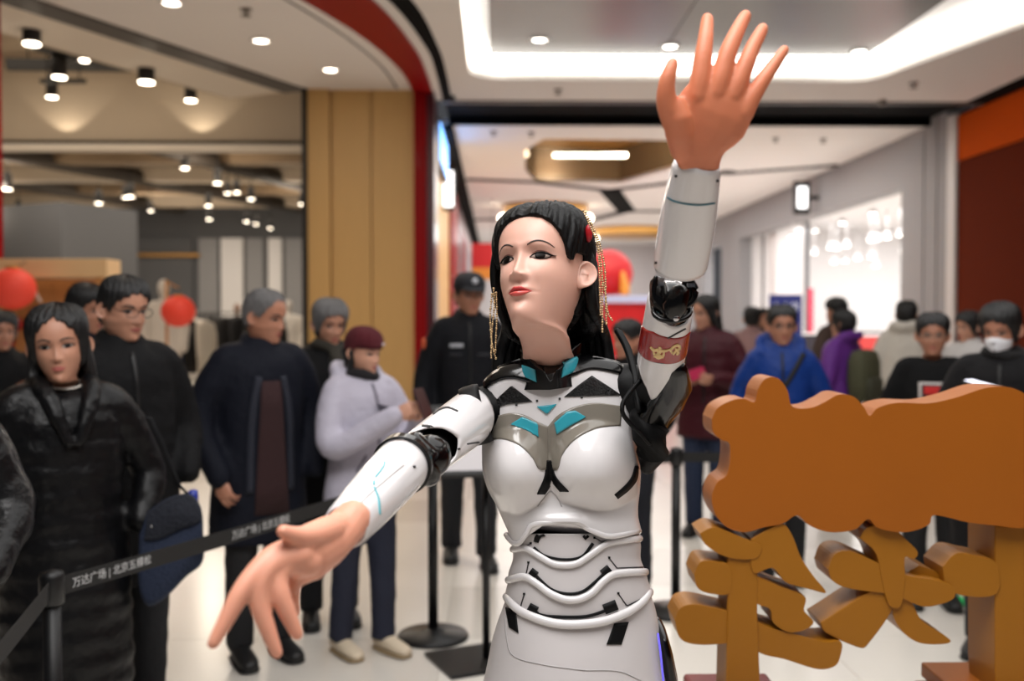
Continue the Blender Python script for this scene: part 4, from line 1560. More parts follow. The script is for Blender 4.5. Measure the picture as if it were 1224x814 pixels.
raised_fingers = [
    [(806, 146, 1.338, .0150), (797, 124, 1.326, .0130), (796.5, 103, 1.318, .0112), (800, 88, 1.316, .0098), (804, 75.5, 1.318, .0074)],
    [(834, 116, 1.336, .0130), (837, 94, 1.333, .0125), (840, 70, 1.334, .0113), (843, 48, 1.340, .0112), (845, 30, 1.350, .0098), (845.5, 22.5, 1.354, .0082)],
    [(857, 112, 1.334, .0130), (862, 92, 1.331, .0124), (869, 66, 1.333, .0114), (878, 44, 1.340, .0112), (887, 26, 1.350, .0098), (891, 19, 1.354, .0082)],
    [(876, 116, 1.335, .0124), (883, 99, 1.332, .0116), (891, 78, 1.333, .0108), (899, 58, 1.339, .0106), (908, 41, 1.347, .0094), (911.5, 34.5, 1.350, .0080)],
    [(889, 136, 1.338, .0120), (899, 117, 1.334, .0106), (910, 99, 1.334, .0096), (921, 83, 1.338, .0094), (933, 66, 1.344, .0080), (937.5, 59.5, 1.347, .0066)],
]
rh, _ = hand('raised_hand', SKIN_P, ROBOT, None, raised_palm, raised_fingers)

# ---- lowered arm (the robot's right)
b = MB()
b.tube([P(600, 492, 1.85), P(575, 496, 1.84), P(564, 500, 1.82), P(540, 518, 1.74), P(512, 540, 1.60)], [.055, .052, .048, .036, .028], 20)
low_core = build('lowered_upper_arm', b, BLACKM, ROBOT)
S1 = Shell(P(564, 498, 1.80), P(500, 547, 1.56), .0480, .0400, mid=.0450,
           lo=tab([-180, -90, 0, 90, 180], [0, -.16, .0, .10, 0]), hi=tab([-180, -90, -60, -20, 20, 60, 90, 140, 180], [1.0, .97, .90, .78, .70, .74, .93, 1, 1]))
s1 = S1.mb()
s1o = build('upper_arm_shell', s1, WHITE, low_core)
S1B = cam_proj(bvh_of(s1))
zu = lambda pts: [(440 + x / 4.52, 440 + y / 4.52) for x, y in pts]
lines('seam', SEAM, s1o, S1B, [(zu([(290, 312), (350, 322), (405, 378), (440, 425), (462, 446), (495, 434)]), 2.2), (zu([(352, 250), (385, 225), (430, 214), (485, 234)]), 1.6), (zu([(535, 410), (600, 400)]), 1.6)], .0014)
# black strap at the shoulder joint
b = MB()
rings = []
for k in range(28):
    q = 2 * PI * k / 28
    c = P(569 - 9 * math.cos(q), 496, 1.80)
    rings.append(c + (CAMR @ Vector((0, .047 * math.cos(q) * (1 + 0 * q), -.047 * math.sin(q)))))
st = []
for i in range(28):
    t = (rings[(i + 1) % 28] - rings[i - 1]).normalized()
    o_ = (rings[i] - P(569, 496, 1.80)).normalized()
    s_ = t.cross(o_).normalized()
    st.append([rings[i] + o_ * a + s_ * c for a, c in ((.004, .018), (.006, .009), (.006, -.009), (.004, -.018), (-.006, -.018), (-.006, .018))])
b.loft(st, 0, False, True, True, True)
build('shoulder_strap', b, BLACKM, low_core)
# elbow of the lowered arm
b = MB()
b.ball(P(513, 546, 1.52), .034, 16, 10)
b.tube([P(496, 530, 1.50), P(508, 548, 1.49), P(512, 566, 1.50)], [.018, .024, .020], 12)
b.tube([P(527, 536, 1.545), P(522, 552, 1.54), P(512, 562, 1.53)], [.014, .018, .014], 12)
el2 = build('elbow_joint', b, BLACKG, ROBOT)
F2 = Shell(P(481, 556, 1.47), P(411, 632, 1.235), .0415, .0292, mid=.0375, lo=tab([-180, -90, 0, 90, 180], [0, 0, .02, 0, 0]), hi=tab([-180, 180], [.985, .985]))
f2 = F2.mb()
f2o = build('lowered_forearm', f2, WHITE, ROBOT)
cuff = F2.mb(.004, tab([-180, -90, -40, 0, 60, 180], [-.13, -.10, -.06, -.035, -.02, -.06]), tab([-180, -90, -40, 0, 60, 180], [.03, .03, .02, .02, .015, .02]))
build('elbow_guard', cuff, BLACKG, el2)
b = MB()
b.loft([[F2.pt(-.02, 360 * k / 40 - 180, -.006 - e) for k in range(40)] for e in (0, .034)], 0, True)
build('forearm_socket', b, BLACKM, el2)
F2B = cam_proj(bvh_of(f2))
lines('teal_line', TEAL_LINE, f2o, F2B, [([(459.7, 551.9), (458.6, 557.4), (448.7, 570.7)], 1.7), ([(447, 575), (446.9, 579.6)], 2.2), ([(447, 582), (452, 595), (454, 615)], 1.5)], .0012)
lines('seam', mat('pale_seam', (176, 172, 172), .4), f2o, F2B, [([(482, 556), (450, 583), (424, 608)], 1.1), ([(500, 578), (470, 612), (432, 650)], 1.1)], .001)
lines('screw', SEAM, f2o, F2B, [([(x - 1.4, y), (x + 1.4, y)], 2.6) for x, y in ((495, 558), (437, 618))], .0012)

low_palm = [
    [(421, 620, 1.245, (.0245, .0240)), (410, 633, 1.225, (.0250, .0215)), (396, 645, 1.20, (.0285, .0205)), (376, 655, 1.175, (.0310, .0190)), (352, 664, 1.155, (.0280, .0165)), (338, 668, 1.145, (.0200, .0130))],
    [(404, 630, 1.215, (.018, .018)), (388, 636, 1.19, (.0185, .018)), (368, 641, 1.165, (.015, .0145))],
    [(398, 662, 1.20, (.014, .014)), (378, 678, 1.185, (.014, .014)), (360, 688, 1.175, (.012, .012))],
]
low_fingers = [
    [(394, 634, 1.195, .0165), (374, 640.5, 1.165, .0142), (358, 641.5, 1.145, .0118), (346, 638.5, 1.130, .0098), (338.5, 635, 1.122, .0078)],          # thumb
    [(352, 658, 1.150, .0150), (326, 667, 1.130, .0130), (304, 688, 1.112, .0120), (286, 712, 1.098, .0112), (268, 745, 1.086, .0090), (255, 769, 1.078, .0068)],  # index
    [(358, 664, 1.150, .0150), (330, 672, 1.128, .0130), (311, 695, 1.112, .0122), (310, 722, 1.106, .0112), (320, 752, 1.104, .0094), (330.5, 780, 1.104, .0070)],  # middle
    [(368, 672, 1.160, .0150), (345, 672, 1.140, .0130), (332, 690, 1.125, .0118), (336, 714, 1.118, .0110), (346, 738, 1.118, .0094), (355, 758, 1.120, .0072)],  # ring
    [(376, 678, 1.178, .0140), (360, 682, 1.172, .0115), (350, 698, 1.168, .0100), (349, 716, 1.168, .0090), (352, 732, 1.170, .0068)],  # little
]
lh, _ = hand('lowered_hand', SKIN_H, ROBOT, None, low_palm, low_fingers)

# ---- head
HD = Head(190, 190, neck=.050)
Mrot = Euler((R(-16.2), R(-5.9), R(-25.9)), 'XYZ').to_matrix().to_4x4()
Mview = Matrix.Translation(P(647.3, 324.8, 1.78)) @ Matrix.Rotation(R(-.915), 4, 'Z') @ Mrot
Mneck = Matrix.Translation(P(656, 446, 1.822)) @ Matrix.Rotation(R(-8), 4, 'Z') @ Matrix.Translation((0, 0, .205))
TH = blend_T(Mview, Mneck, -.114)
b = MB().add([TH(p) for p in HD.pts()], HD.faces())
for s in (-1, 1):
    ear_shapes(b, s, lambda p: Mview @ Vector(p), 0, .86)
head = build('head', b, SKIN_F, ROBOT)
FP = face_parts(HD)
for key, nm, m, lb in (('white', 'eyes', EYEW, None), ('iris', 'irises', EYED, None), ('lash', 'eyelashes', BLACKM, None), ('brow', 'eyebrows', mat('brow', (62, 48, 44), .6), None),
                       ('lip_upper', 'upper_lip', LIP, None), ('lip_lower', 'lower_lip', LIP2, None), ('crease', 'eyelid_crease', mat('lid', (150, 88, 76), .5), None)):
    mb = clean(FP[key])
    mb.v = [tuple(Mview @ Vector(v)) for v in mb.v]
    if key in ('white', 'iris', 'lash', 'brow', 'crease'):
        # one part per eye
        xs = [(Mview.inverted() @ Vector(v)).x for v in mb.v]
        for sgn in (-1, 1):
            h = MB()
            h.v, keep = mb.v, [i for i, f in enumerate(mb.f) if xs[f[0]] * sgn > 0]
            h.f = [mb.f[i] for i in keep]; h.mi = [0] * len(keep); h.sm = [True] * len(keep)
            h.v = list(mb.v)
            build(nm[:-1] if nm.endswith('s') and nm != 'irises' else ('iris' if nm == 'irises' else nm), clean(h), m, head)
    else:
        build(nm, mb, m, head)
v, fs = HD.hair_grid(HAIRLINES['robot'], .0165, 60, 240, .0010, .006, 3, .55)
b = MB().add([Mview @ Vector(p) for p in v], fs)
hair = build('hair', b, HAIR, ROBOT)
# long hair behind the neck: bundles of locks
b = MB()
for k in range(15):
    u = (k - 7) / 7
    top = Mview @ Vector((u * .076, .034 + .064 * (1 - u * u) ** .5, .03))
    mid = Mview @ Vector((u * .082, .040 + .066 * (1 - u * u) ** .5, -.06))
    c1 = P(664 + u * 58, 392 + 6 * abs(u), 1.885 + .045 * (1 - u * u) ** .5)
    c2 = P(662 + u * 66, 430, 1.90 + .045 * (1 - u * u) ** .5)
    c3 = P(664 + u * 66, 475, 1.945 + .02 * (1 - u * u))
    c4 = P(664 + u * 56, 560, 1.975)
    b.tube(cr([top, mid, c1, c2, c3, c4], 22), [(.016 + .005 * math.sin(2 + 9 * u)) * (1 if i < 17 else 1 - .1 * (i - 16)) for i in range(22)], 8)
build('long_hair', b, HAIR, hair)
b = MB()
for k in range(4):
    o = .012 * k
    b.tube([Mview @ Vector(p) for p in cr([(-.0745, -.030 + o, .045), (-.0835, -.024 + o, .005), (-.0850, -.012 + o, -.030), (-.0800, .004 + o, -.070), (-.072, .03 + o, -.105)], 18)], [.0085 - .0025 * (i / 17) for i in range(18)], 8)
build('side_lock', b, HAIR, hair)
# ornament and bead tassels
b = MB()
oc = Mview @ Vector((.0900, .000, .060))
b.ball(oc, (.007, .007, .016), 12, 8)
build('hair_ornament', b, mat('ornament_red', (170, 26, 34), .3), hair)


def beads(name, paths, parent, r=.0018, gap=.0042):
    b = MB()
    for pts in paths:
        c = np.array([list(P(*p)) for p in cr(pts, 60)])
        s = np.concatenate([[0], np.cumsum(np.linalg.norm(np.diff(c, axis=0), axis=1))])
        n = int(s[-1] / gap)
        rs = random.Random(len(pts))
        for i in range(n):
            p = [float(np.interp(i * gap, s, c[:, k])) for k in range(3)]
            b.ball(p, r * (1.0 + .35 * (i % 3 == 0)), 6, 4)
    o = build(name, b, BEAD, parent)
    o['kind'] = 'stuff'
    return o


beads('bead_tassel', [[(697, 252, 1.735), (706, 272, 1.725), (714, 290, 1.72), (719, 320, 1.72), (720, 360, 1.72), (720, 402, 1.72)],
                      [(700, 254, 1.737), (710, 274, 1.727), (717, 292, 1.722), (723, 322, 1.722), (724, 362, 1.722), (725, 390, 1.722)],
                      [(712, 284, 1.724), (716, 310, 1.72), (717, 350, 1.72), (718, 380, 1.72)],
                      [(720, 330, 1.722), (724, 355, 1.722), (727, 375, 1.722), (734, 386, 1.722)]], hair)
beads('bead_tassel', [[(590, 345, 1.75), (591, 365, 1.75), (588, 395, 1.75), (587, 432, 1.75)], [(593, 350, 1.752), (594, 372, 1.752), (593, 400, 1.752), (592, 425, 1.752)],
                      [(588, 352, 1.75), (586, 378, 1.75), (588, 410, 1.75), (594, 432, 1.75)]], hair)
# ------------------------------------------------------------------ people
HEADS = {}


def head_of(male):
    if male not in HEADS:
        H = Head(72, 64, 1.03 if male else 1.0, male)
        HEADS[male] = (H, face_parts(H, 2.6 if male else 1.9))
    return HEADS[male]


def relaxed_hand(curl, spread=1.0):
    """a left hand: wrist at 0, fingers along +x, palm down (-z), thumb towards +y"""
    mb = MB()
    mb.tube([(-.02, 0, 0), (.01, 0, 0), (.04, 0, .002), (.075, 0, .001)], [(.024, .019), (.027, .017), (.038, .015), (.036, .012)], 12, up=(0, 0, 1))
    for k, (y, L, r) in enumerate(((.029, .070, .0088), (.010, .078, .0090), (-.010, .072, .0086), (-.028, .057, .0078))):
        a, p = 0.15 * curl, Vector((.070, y, .001))
        pts = [p - Vector((.02, 0, 0)), p]
        for seg in (.42, .32, .26):
            a += curl * (.55 + .06 * k)
            p = p + Vector((math.cos(a) * L * seg, (.10 - .065 * k) * L * seg * spread, -math.sin(a) * L * seg))
            pts.append(p)
        mb.tube([tuple(q) for q in cr(pts, 12)], [r * 1.15 * (1 - .025 * i) for i in range(12)], 8)
    th = [(.012, .018, -.004), (.034, .036, -.012), (.056, .046, -.020 - .01 * curl), (.080, .046 - .012 * curl, -.026 - .016 * curl)]
    mb.tube([tuple(q) for q in cr(th, 10)], [.0155, .0150, .0140, .0130, .0122, .0116, .011, .0105, .0098, .0085], 8)
    return remesh(mb, .0042, 4)


HANDS = {}


def hand_into(mb, wrist, direction, palm, curl, side, mi=0, sc=1.0):
    if curl not in HANDS:
        me = relaxed_hand(curl)
        HANDS[curl] = ([tuple(v.co) for v in me.vertices], [tuple(p.vertices) for p in me.polygons])
    x = Vector(direction).normalized()
    z = -Vector(palm)
    z = (z - x * z.dot(x)).normalized()
    y = z.cross(x)
    if side < 0:
        y = -y
    w = Vector(wrist)
    v, f = HANDS[curl]
    mb.add([w + x * (p[0] * sc) + y * (p[1] * sc) + z * (p[2] * sc) for p in v], f, mi)


SKINS = {'a': (178, 128, 104), 'b': (168, 116, 92), 'c': (196, 146, 122), 'd': (150, 102, 80)}
PEOPLE = {}
DARKHAIR = mat('black_hair', (12, 11, 12), .45, bump=.5, bscale=120, stretch=(1, 1, .2))
GREYHAIR = mat('grey_hair', (104, 102, 102), .6, bump=.7, bscale=140, stretch=(1, 1, .25), vary=.45, vscale=30)
LIPS_P = mat('natural_lips', (160, 84, 76), .5)
EYEW_P = mat('eyes_white', (170, 158, 150), .4)
EYED_P = mat('eyes_dark', (20, 14, 12), .3)
BROW_P = mat('brow_dark', (34, 28, 26), .7)


def body_rows(rows, dz=0, seg=28, cy=0.0):
    return [[Vector((hw * math.copysign(abs(math.cos(q)) ** .85, math.cos(q)), cy + off + hd * math.sin(q), z + dz)) for q in (2 * PI * k / seg for k in range(seg))]
            for z, hw, hd, off in rows]


def garment(rows, arms, sleeve, cuff_t, puff, voxel, disp, extra=None, arm_r=(.078, .062, .050)):
    """coat or jumper: trunk, two sleeves, one skin"""
    mb = MB()
    a = cr(rows, 70 if puff else 34)
    if puff:
        for r in a:
            k = 1 + puff * (abs(math.sin(PI * r[0] / .085)) - .6)
            r[1] *= k
            r[2] *= k
    mb.loft(body_rows(a))
    for s, (el, wr) in arms.items():
        sh = Vector((s * rows[2][1] * .95, rows[2][3], 1.372))
        n = 26
        pts = cr([Vector((s * .08, rows[2][3], 1.40)), sh, Vector(el), Vector(el).lerp(Vector(wr), cuff_t)], n)
        rad = []
        for i in range(n):
            t = i / (n - 1)
            r = np.interp(t, [0, .25, .65, 1], [arm_r[0] * .9, arm_r[0], arm_r[1], arm_r[2]])
            if puff:
                r *= 1 + puff * 1.3 * (abs(math.sin(PI * i / 4.2)) - .6)
            rad.append(float(r))
        mb.tube([tuple(p) for p in pts], rad, 14)
    if extra:
        extra(mb)
    return remesh(mb, voxel, 3, disp, .16)


COAT = lambda hem, b=1.0: [(1.475, .066, .070, .022), (1.445, .100, .084, .018), (1.405, .158 * (.5 + .5 * b), .096 * b, .010), (1.34, .176 * b, .112 * b, 0), (1.20, .180 * b, .124 * b, -.004), (1.05, .178 * b, .126 * b, -.004),
                           (max(.92, hem + .02), .192 * b, .134 * b, 0)] + ([(hem + (.92 - hem) * .4, .206 * b, .142 * b, 0)] if hem < .8 else []) + [(hem, .204 * b, .140 * b, 0)]


def person(label, px, d, height, yaw, head=(0, 0, 0), male=False, skin='a', hair=('short', DARKHAIR, .012), coat=((14, 14, 18), .60, 0, 1.0), fabric=None, trousers=(18, 19, 24), shoes=(14, 14, 15),
           armL=None, armR=None, handL=(.9, (-1, 0, 0)), handR=(.9, (1, 0, 0)), stride=0.0, voxel=.016, cuff=.97, collar='high', hood=False, rough=.75, lean=0.0, sheen=0, dx=0.0, hsc=1.0):
    sc = height / 1.70
    base = P(px, 377, d)
    root = thing('person', label, 'person', (base.x + dx, base.y, 0))
    ORG[root.name] = (0, 0, 0)
    root.rotation_euler = (0, 0, R(yaw))
    root.scale = (1, 1, 1)
    name = root.name
    S = Matrix.Scale(sc, 4)
    if lean:
        S = S @ Matrix.Translation((0, 0, .9)) @ Matrix.Rotation(R(lean), 4, 'X') @ Matrix.Translation((0, 0, -.9))
    S0 = Matrix.Scale(sc, 4)
    armL = armL or ((.265, .02, 1.10), (.262, -.07, .86))
    armR = armR or ((-.265, .02, 1.10), (-.262, -.07, .86))
    H, FPs = head_of(male)
    Mh = Matrix.Translation((0, .018, 1.59)) @ Euler((R(head[1]), R(head[2]), R(head[0]))).to_matrix().to_4x4()
    # keep the head turning about the neck rather than the eyes
    Mh = Matrix.Translation((0, .03, 1.50)) @ Euler((R(head[1]), R(head[2]), R(head[0]))).to_matrix().to_4x4() @ Matrix.Scale(hsc, 4) @ Matrix.Translation((0, -.02, .09))
    Mn = Matrix.Translation((0, .02, 1.59))
    T = blend_T(Mh, Mn, -.10, -.19)
    b = MB()
    b.add([T(p) for p in H.pts()], H.faces(), 0)
    for s in (-1, 1):
        ear_shapes(b, s, lambda p: Mh @ Vector(p), 0, 1)
    for key, mi in (('white', 1), ('iris', 2), ('lash', 2), ('brow', 3), ('lip_upper', 4), ('lip_lower', 4)):
        q = FPs[key]
        b.add([Mh @ Vector(v) for v in q.v], q.f, mi)
    core = MB()
    core.loft(body_rows([(1.44, .05, .05, .025), (1.41, .13, .075, .015), (1.36, .175, .09, .005), (1.2, .15, .095, 0), (1.05, .135, .09, 0), (.92, .16, .10, 0), (.82, .14, .10, 0)]))
    for s, (el, wr) in ((1, armL), (-1, armR)):
        core.tube([tuple(p) for p in cr([(s * .08, 0, 1.39), (s * .165, 0, 1.375), el, wr], 12)], [.045, .05, .05, .046, .042, .040, .037, .035, .033, .030, .027, .024], 10)
    legs = {}
    for s in (-1, 1):
        st = stride * s
        legs[s] = [(s * .085, 0, .88), (s * .092, -.01 - st * .55, .49), (s * .095, .015 - st, .085)]
        core.tube([tuple(p) for p in cr(legs[s], 10)], [.078, .074, .068, .060, .052, .050, .049, .044, .038, .034], 10)
    cm = remesh(core, .022, 2)
    b.add([tuple(v.co) for v in cm.vertices], [tuple(p.vertices) for p in cm.polygons], 0)
    bpy.data.meshes.remove(cm)
    for s, (el, wr), (curl, palm) in ((1, armL, handL), (-1, armR, handR)):
        if curl is not None:
            hand_into(b, wr, Vector(wr) - Vector(el) if len(palm) < 6 else palm[3:], palm[:3], curl, s, 0)
    b.v = [tuple(S @ Vector(v)) if v[2] > .8 else tuple(S0 @ Vector(v)) for v in b.v]
    sk = mat('skin_' + skin, SKINS[skin], .5, sss=.05, vary=.05, vscale=40)
    body = build('body', b, [sk, EYEW_P, EYED_P, BROW_P, LIPS_P], root, 0, False)

    def child(nm, mb_or_me, m, parent=root, M=None, lab=None):
        M = M or S
        if isinstance(mb_or_me, MB):
            mb_or_me.v = [tuple(M @ Vector(v)) for v in mb_or_me.v]
            return build(nm, mb_or_me, m, parent, 0, True, lab)
        mb_or_me.transform(M)
        o = put(nm, mb_or_me, m, parent)
        ORG[o.name] = (0, 0, 0)
        if lab:
            o['label'] = lab
        return o

    # clothes
    col, hem, puff, bulk = coat
    tr = mat('cloth_%d_%d_%d' % trousers, trousers, .85, bump=.25, bscale=40)
    b = MB()
    b.loft(body_rows([(1.0, .150, .110, 0), (.90, .168, .118, 0), (.82, .165, .118, 0), (.76, .12, .10, 0)]))
    for s in (-1, 1):
        b.tube([tuple(p) for p in cr([legs[s][0], legs[s][1], Vector(legs[s][2]) + Vector((0, 0, -.015))], 14)], [.100, .099, .096, .092, .086, .080, .076, .074, .072, .070, .067, .065, .064, .066], 14, round_ends=False)
    child('trousers', remesh(b, .018, 3, .012, .09), tr, root, S0)
    sm = mat('shoe_%d_%d_%d' % shoes, shoes, .5)
    so = mat('shoe_sole_' + ('pale' if sum(shoes) > 300 else 'dark'), (150, 130, 100) if sum(shoes) > 300 else (20, 20, 20), .7)
    for s in (-1, 1):
        ax, ay, az = legs[s][2]
        up = 0.0
        f = MB().tube([(ax, ay + .045, .058 + up), (ax, ay + .01, .064), (ax + s * .006, ay - .07, .050), (ax + s * .012, ay - .15, .040), (ax + s * .014, ay - .185, .036)], [(.034, .044), (.042, .052), (.046, .038), (.046, .028), (.036, .022)], 14, up=(0, 0, 1))
        f.cyl((ax, ay + .012, .06), (ax, ay + .016, .12), .046, .043, 14)
        sh = child('shoe', f, sm, root, S0)
        g = MB().tube([(ax, ay + .055, .012), (ax, ay, .012), (ax + s * .006, ay - .08, .012), (ax + s * .013, ay - .17, .012), (ax + s * .014, ay - .19, .013)], [(.034, .0115), (.043, .012), (.050, .012), (.048, .012), (.036, .011)], 14, up=(0, 0, 1))
        child('sole', g, so, sh, S0)
    cm_ = fabric or mat('coat_%d_%d_%d_%d' % (col + (int(rough * 100),)), col, rough, bump=.35, bscale=26, spec=.18 + sheen)
    rows = COAT(hem, bulk)
    if collar == 'none':
        rows[0], rows[1] = (1.436, .062, .064, .020), (1.428, .108, .086, .016)
    ex = None
    if collar == 'high':
        def ex(mb):
            mb.tube([(.062 * math.cos(q), .030 + .070 * math.sin(q), 1.478 + .012 * math.sin(q)) for q in (PI * 2 * k / 20 - PI / 2 + .15 for k in range(20))], .024 * bulk, 10)
    if hood:
        old = ex

        def ex(mb):
            if old:
                old(mb)
            mb.tube([(x, y, z) for x, y, z in cr([(-.115, -.045, 1.425), (-.125, .055, 1.475), (-.07, .130, 1.500), (0, .150, 1.490), (.07, .130, 1.500), (.125, .055, 1.475), (.115, -.045, 1.425)], 18)], [(.022, .022)] * 3 + [(.036, .044)] * 12 + [(.022, .022)] * 3, 12)
    g = garment(rows, {1: armL, -1: armR}, None, cuff, puff, voxel, .022 if puff else .016, ex, (.074 * bulk, .060 * bulk, .050) if col else (.07, .055, .045))
    coat_o = child('coat' if hem < .75 else 'jacket', g, cm_, root)

    # hair
    style, hm, hth = hair
    if style:
        v, fs = H.hair_grid(HAIRLINES[style if style in HAIRLINES else 'short'], hth, 26, 96, .0030 if style != 'beanie' else .0005, 0, int(px) % 97, .6, .0042 if style != 'beanie' else 0)
        b = MB().add([Mh @ Vector(p) for p in v], fs)
        if style in ('long', 'ponytail'):
            for k in range(11):
                u = (k - 5) / 5
                bk = (1 - u * u) ** .5
                b.tube([tuple(p) for p in cr([Mh @ Vector((u * .070, .02 + .070 * bk, .02)), Mh @ Vector((u * .080, .015 + .080 * bk, -.08)), Vector((u * .105, .05 + .085 * bk - .035 * abs(u), 1.42)), Vector((u * .125, .045 + .10 * bk - .09 * abs(u), 1.28)), Vector((u * .10, .05 + .10 * bk - .07 * abs(u), 1.17))], 14)],
                       [.022 if i < 12 else .014 for i in range(14)], 8)
        if style == 'bun':
            b.ball(Mh @ Vector((0, .10, .06)), .042, 14, 10)
        child('hair', b, hm, body)
    PEOPLE[label] = dict(root=root, S=S, Mh=Mh, H=H, body=body, coat=coat_o, child=child, mat=cm_, T=T, sc=sc)
    return PEOPLE[label]


def glasses(p, m=None, r=.020):
    b = MB()
    for s in (-1, 1):
        b.tube([(s * .0325 + r * 1.12 * math.cos(q), -.1065 + .004 * math.cos(q) * s, .000 + r * .86 * math.sin(q)) for q in (2 * PI * k / 20 for k in range(21))], .0016, 6, round_ends=False)
        b.tube([(s * .054, -.104, .004), (s * .073, -.07, .006), (s * .076, .0, .004)], .0014, 6)
    b.tube([(-.011, -.107, .004), (0, -.109, .006), (.011, -.107, .004)], .0014, 6)
    b.v = [tuple(p['Mh'] @ Vector(v)) for v in b.v]
    p['child']('glasses', b, m or mat('dark_frame', (16, 15, 15), .3), p['body'])


def chest_print(p, shapes, coat_bvh_src):
    """flat print or badge on the front of a garment; shapes: name, material, upper, lower curves in local x/z, raise"""
    me = coat_bvh_src.data
    S = p['S']
    bv = BVHTree.FromPolygons([tuple(v.co) for v in me.vertices], [tuple(q.vertices) for q in me.polygons])

    def pr(x, z):
        o = S @ Vector((x, -2, z))
        h = bv.ray_cast(o, Vector((0, 1, 0)))
        if h[0] is None:
            return None
        n = h[1] if h[1].y < 0 else -h[1]
        return h[0], n
    for nm, m, up, lo, off, lab in shapes:
        mb = strip(MB(), pr, up, lo, 12, 5, off, smooth_curve=False)
        mb = clean(mb)
        if mb.f:
            p['child'](nm, mb, m, coat_o_of(p), Matrix.Identity(4), lab)


def coat_o_of(p):
    return p['coat']


def scarf(p, col, lab=None, tail=True):
    b = MB()
    b.tube([(.074 * math.cos(q), .022 + .082 * math.sin(q), 1.462 + .012 * math.sin(2 * q)) for q in (2 * PI * k / 22 for k in range(23))], .030, 10, round_ends=False)
    if tail:
        b.tube([(.02, -.075, 1.45), (.035, -.118, 1.40), (.04, -.140, 1.30), (.04, -.142, 1.20)], [(.035, .02), (.04, .018), (.045, .012), (.045, .010)], 10)
    p['child']('scarf', remesh(b, .012, 2, .01, .05), mat('scarf_%d' % col[0], col, .9, bump=.5, bscale=120), p['root'], None, lab)


# seat the arms: local left is +x when the person faces the camera
UPL, UPR = ((.255, -.02, 1.12), (.10, -.26, 1.13)), ((-.255, -.02, 1.12), (-.10, -.26, 1.13))    # both hands together before the chest
POCKET_L, POCKET_R = ((.262, .03, 1.12), (.205, -.12, .95)), ((-.262, .03, 1.12), (-.205, -.12, .95))

NAVY = (12, 15, 26)
BLACKC = (9, 9, 11)

pA = person('woman in a long black puffer coat with a pearl necklace behind the near belt', 76, 3.25, 1.545, 34, (-16, 4, -5), skin='a', hair=('long', DARKHAIR, .016), coat=(BLACKC, .36, .055, 1.10), rough=.38, sheen=.06, hsc=1.15,
            armL=((.300, .03, 1.12), (.235, -.10, .95)), armR=((-.300, .02, 1.12), (-.20, -.15, 1.0)), handL=(None, ()), handR=(None, ()), trousers=(12, 12, 14), collar='none', voxel=.013)
b = MB()
for k in range(34):
    q = 2 * PI * k / 34
    b.ball((.060 * math.cos(q), .016 + .066 * math.sin(q), 1.462 + .018 * math.sin(q)), .0050, 8, 5)
o = pA['child']('necklace', b, mat('pearl', (214, 206, 196), .25, coat=.5), pA['root'], None, 'white pearl necklace')
o['kind'] = 'stuff'
b = MB()
b.tube([(.11 * math.cos(q), .02 + .115 * math.sin(q), 1.435 + .028 * math.sin(q)) for q in (PI * 2 * k / 24 - PI / 2 + .32 for k in range(21))], [(.010 + .026 * math.sin(PI * k / 20) ** .5, .012 + .030 * math.sin(PI * k / 20) ** .5) for k in range(21)], 10)
for s_ in (-1, 1):
    b.tube([tuple(q) for q in cr([(s_ * .085, .02, 1.47), (s_ * .078, -.065, 1.44), (s_ * .050, -.125, 1.36), (s_ * .018, -.150, 1.26)], 14)], [.030, .031, .032, .033, .034, .034, .034, .033, .032, .030, .028, .025, .022, .018], 10)
pA['child']('coat_collar', remesh(b, .012, 3, .012, .06), pA['mat'], pA['root'])
pEdge = person('person in a shiny black puffer jacket cut off by the left frame edge', -140, 2.42, 1.60, 30, (10, 10, 0), skin='b', coat=(BLACKC, .74, .06, 1.12), rough=.34, sheen=.12, handL=(None, ()), handR=(None, ()), armL=((.285, -.02, 1.13), (.22, -.20, .98)), trousers=(20, 20, 24), voxel=.013)
pB = person('man in glasses and a black coat turning behind the pearl necklace woman', 146, 3.75, 1.69, 42, (10, 10, 0), True, 'a', ('short', DARKHAIR, .012), (BLACKC, .55, .03, 1.06), handL=(None, ()), handR=(None, ()), armL=POCKET_L, armR=POCKET_R)
glasses(pB)
pB2 = person('dark-haired man in a hooded navy jacket in front of the wooden booth', 102, 4.9, 1.70, 62, (10, 12, 0), True, 'b', ('short', DARKHAIR, .013), (NAVY, .62, .03, 1.05), hood=True, handL=(None, ()), handR=(None, ()), armL=POCKET_L, armR=POCKET_R)
pC = person('elderly grey-haired man in a dark navy coat beside the grey-haired woman', 309, 4.46, 1.66, 34, (34, 10, 0), True, 'b', ('receding', GREYHAIR, .009), (NAVY, .56, 0, 1.10), trousers=(15, 15, 18), collar='high', lean=3,
            armR=((-.275, .02, 1.12), (-.225, -.13, .87)), armL=((.270, .02, 1.12), (.225, -.12, .88)), handR=(.8, (.6, .6, 0)), handL=(None, ()))
chest_print(pC, [('jumper', mat('maroon_knit', (44, 18, 20), .9, bump=.5, bscale=160), [(-.045, 1.40), (.045, 1.40)], [(-.075, .80), (.085, .80)], .006, 'dark maroon jumper showing in the open coat')], pC['coat'])
pD = person('grey-haired woman in a black coat and dark scarf looking down', 392, 5.0, 1.62, 16, (14, 12, 0), False, 'a', ('bob', GREYHAIR, .020), (BLACKC, .50, .025, 1.06), handL=(None, ()), handR=(None, ()), armL=POCKET_L, armR=POCKET_R)
scarf(pD, (44, 40, 32), 'dark olive scarf')
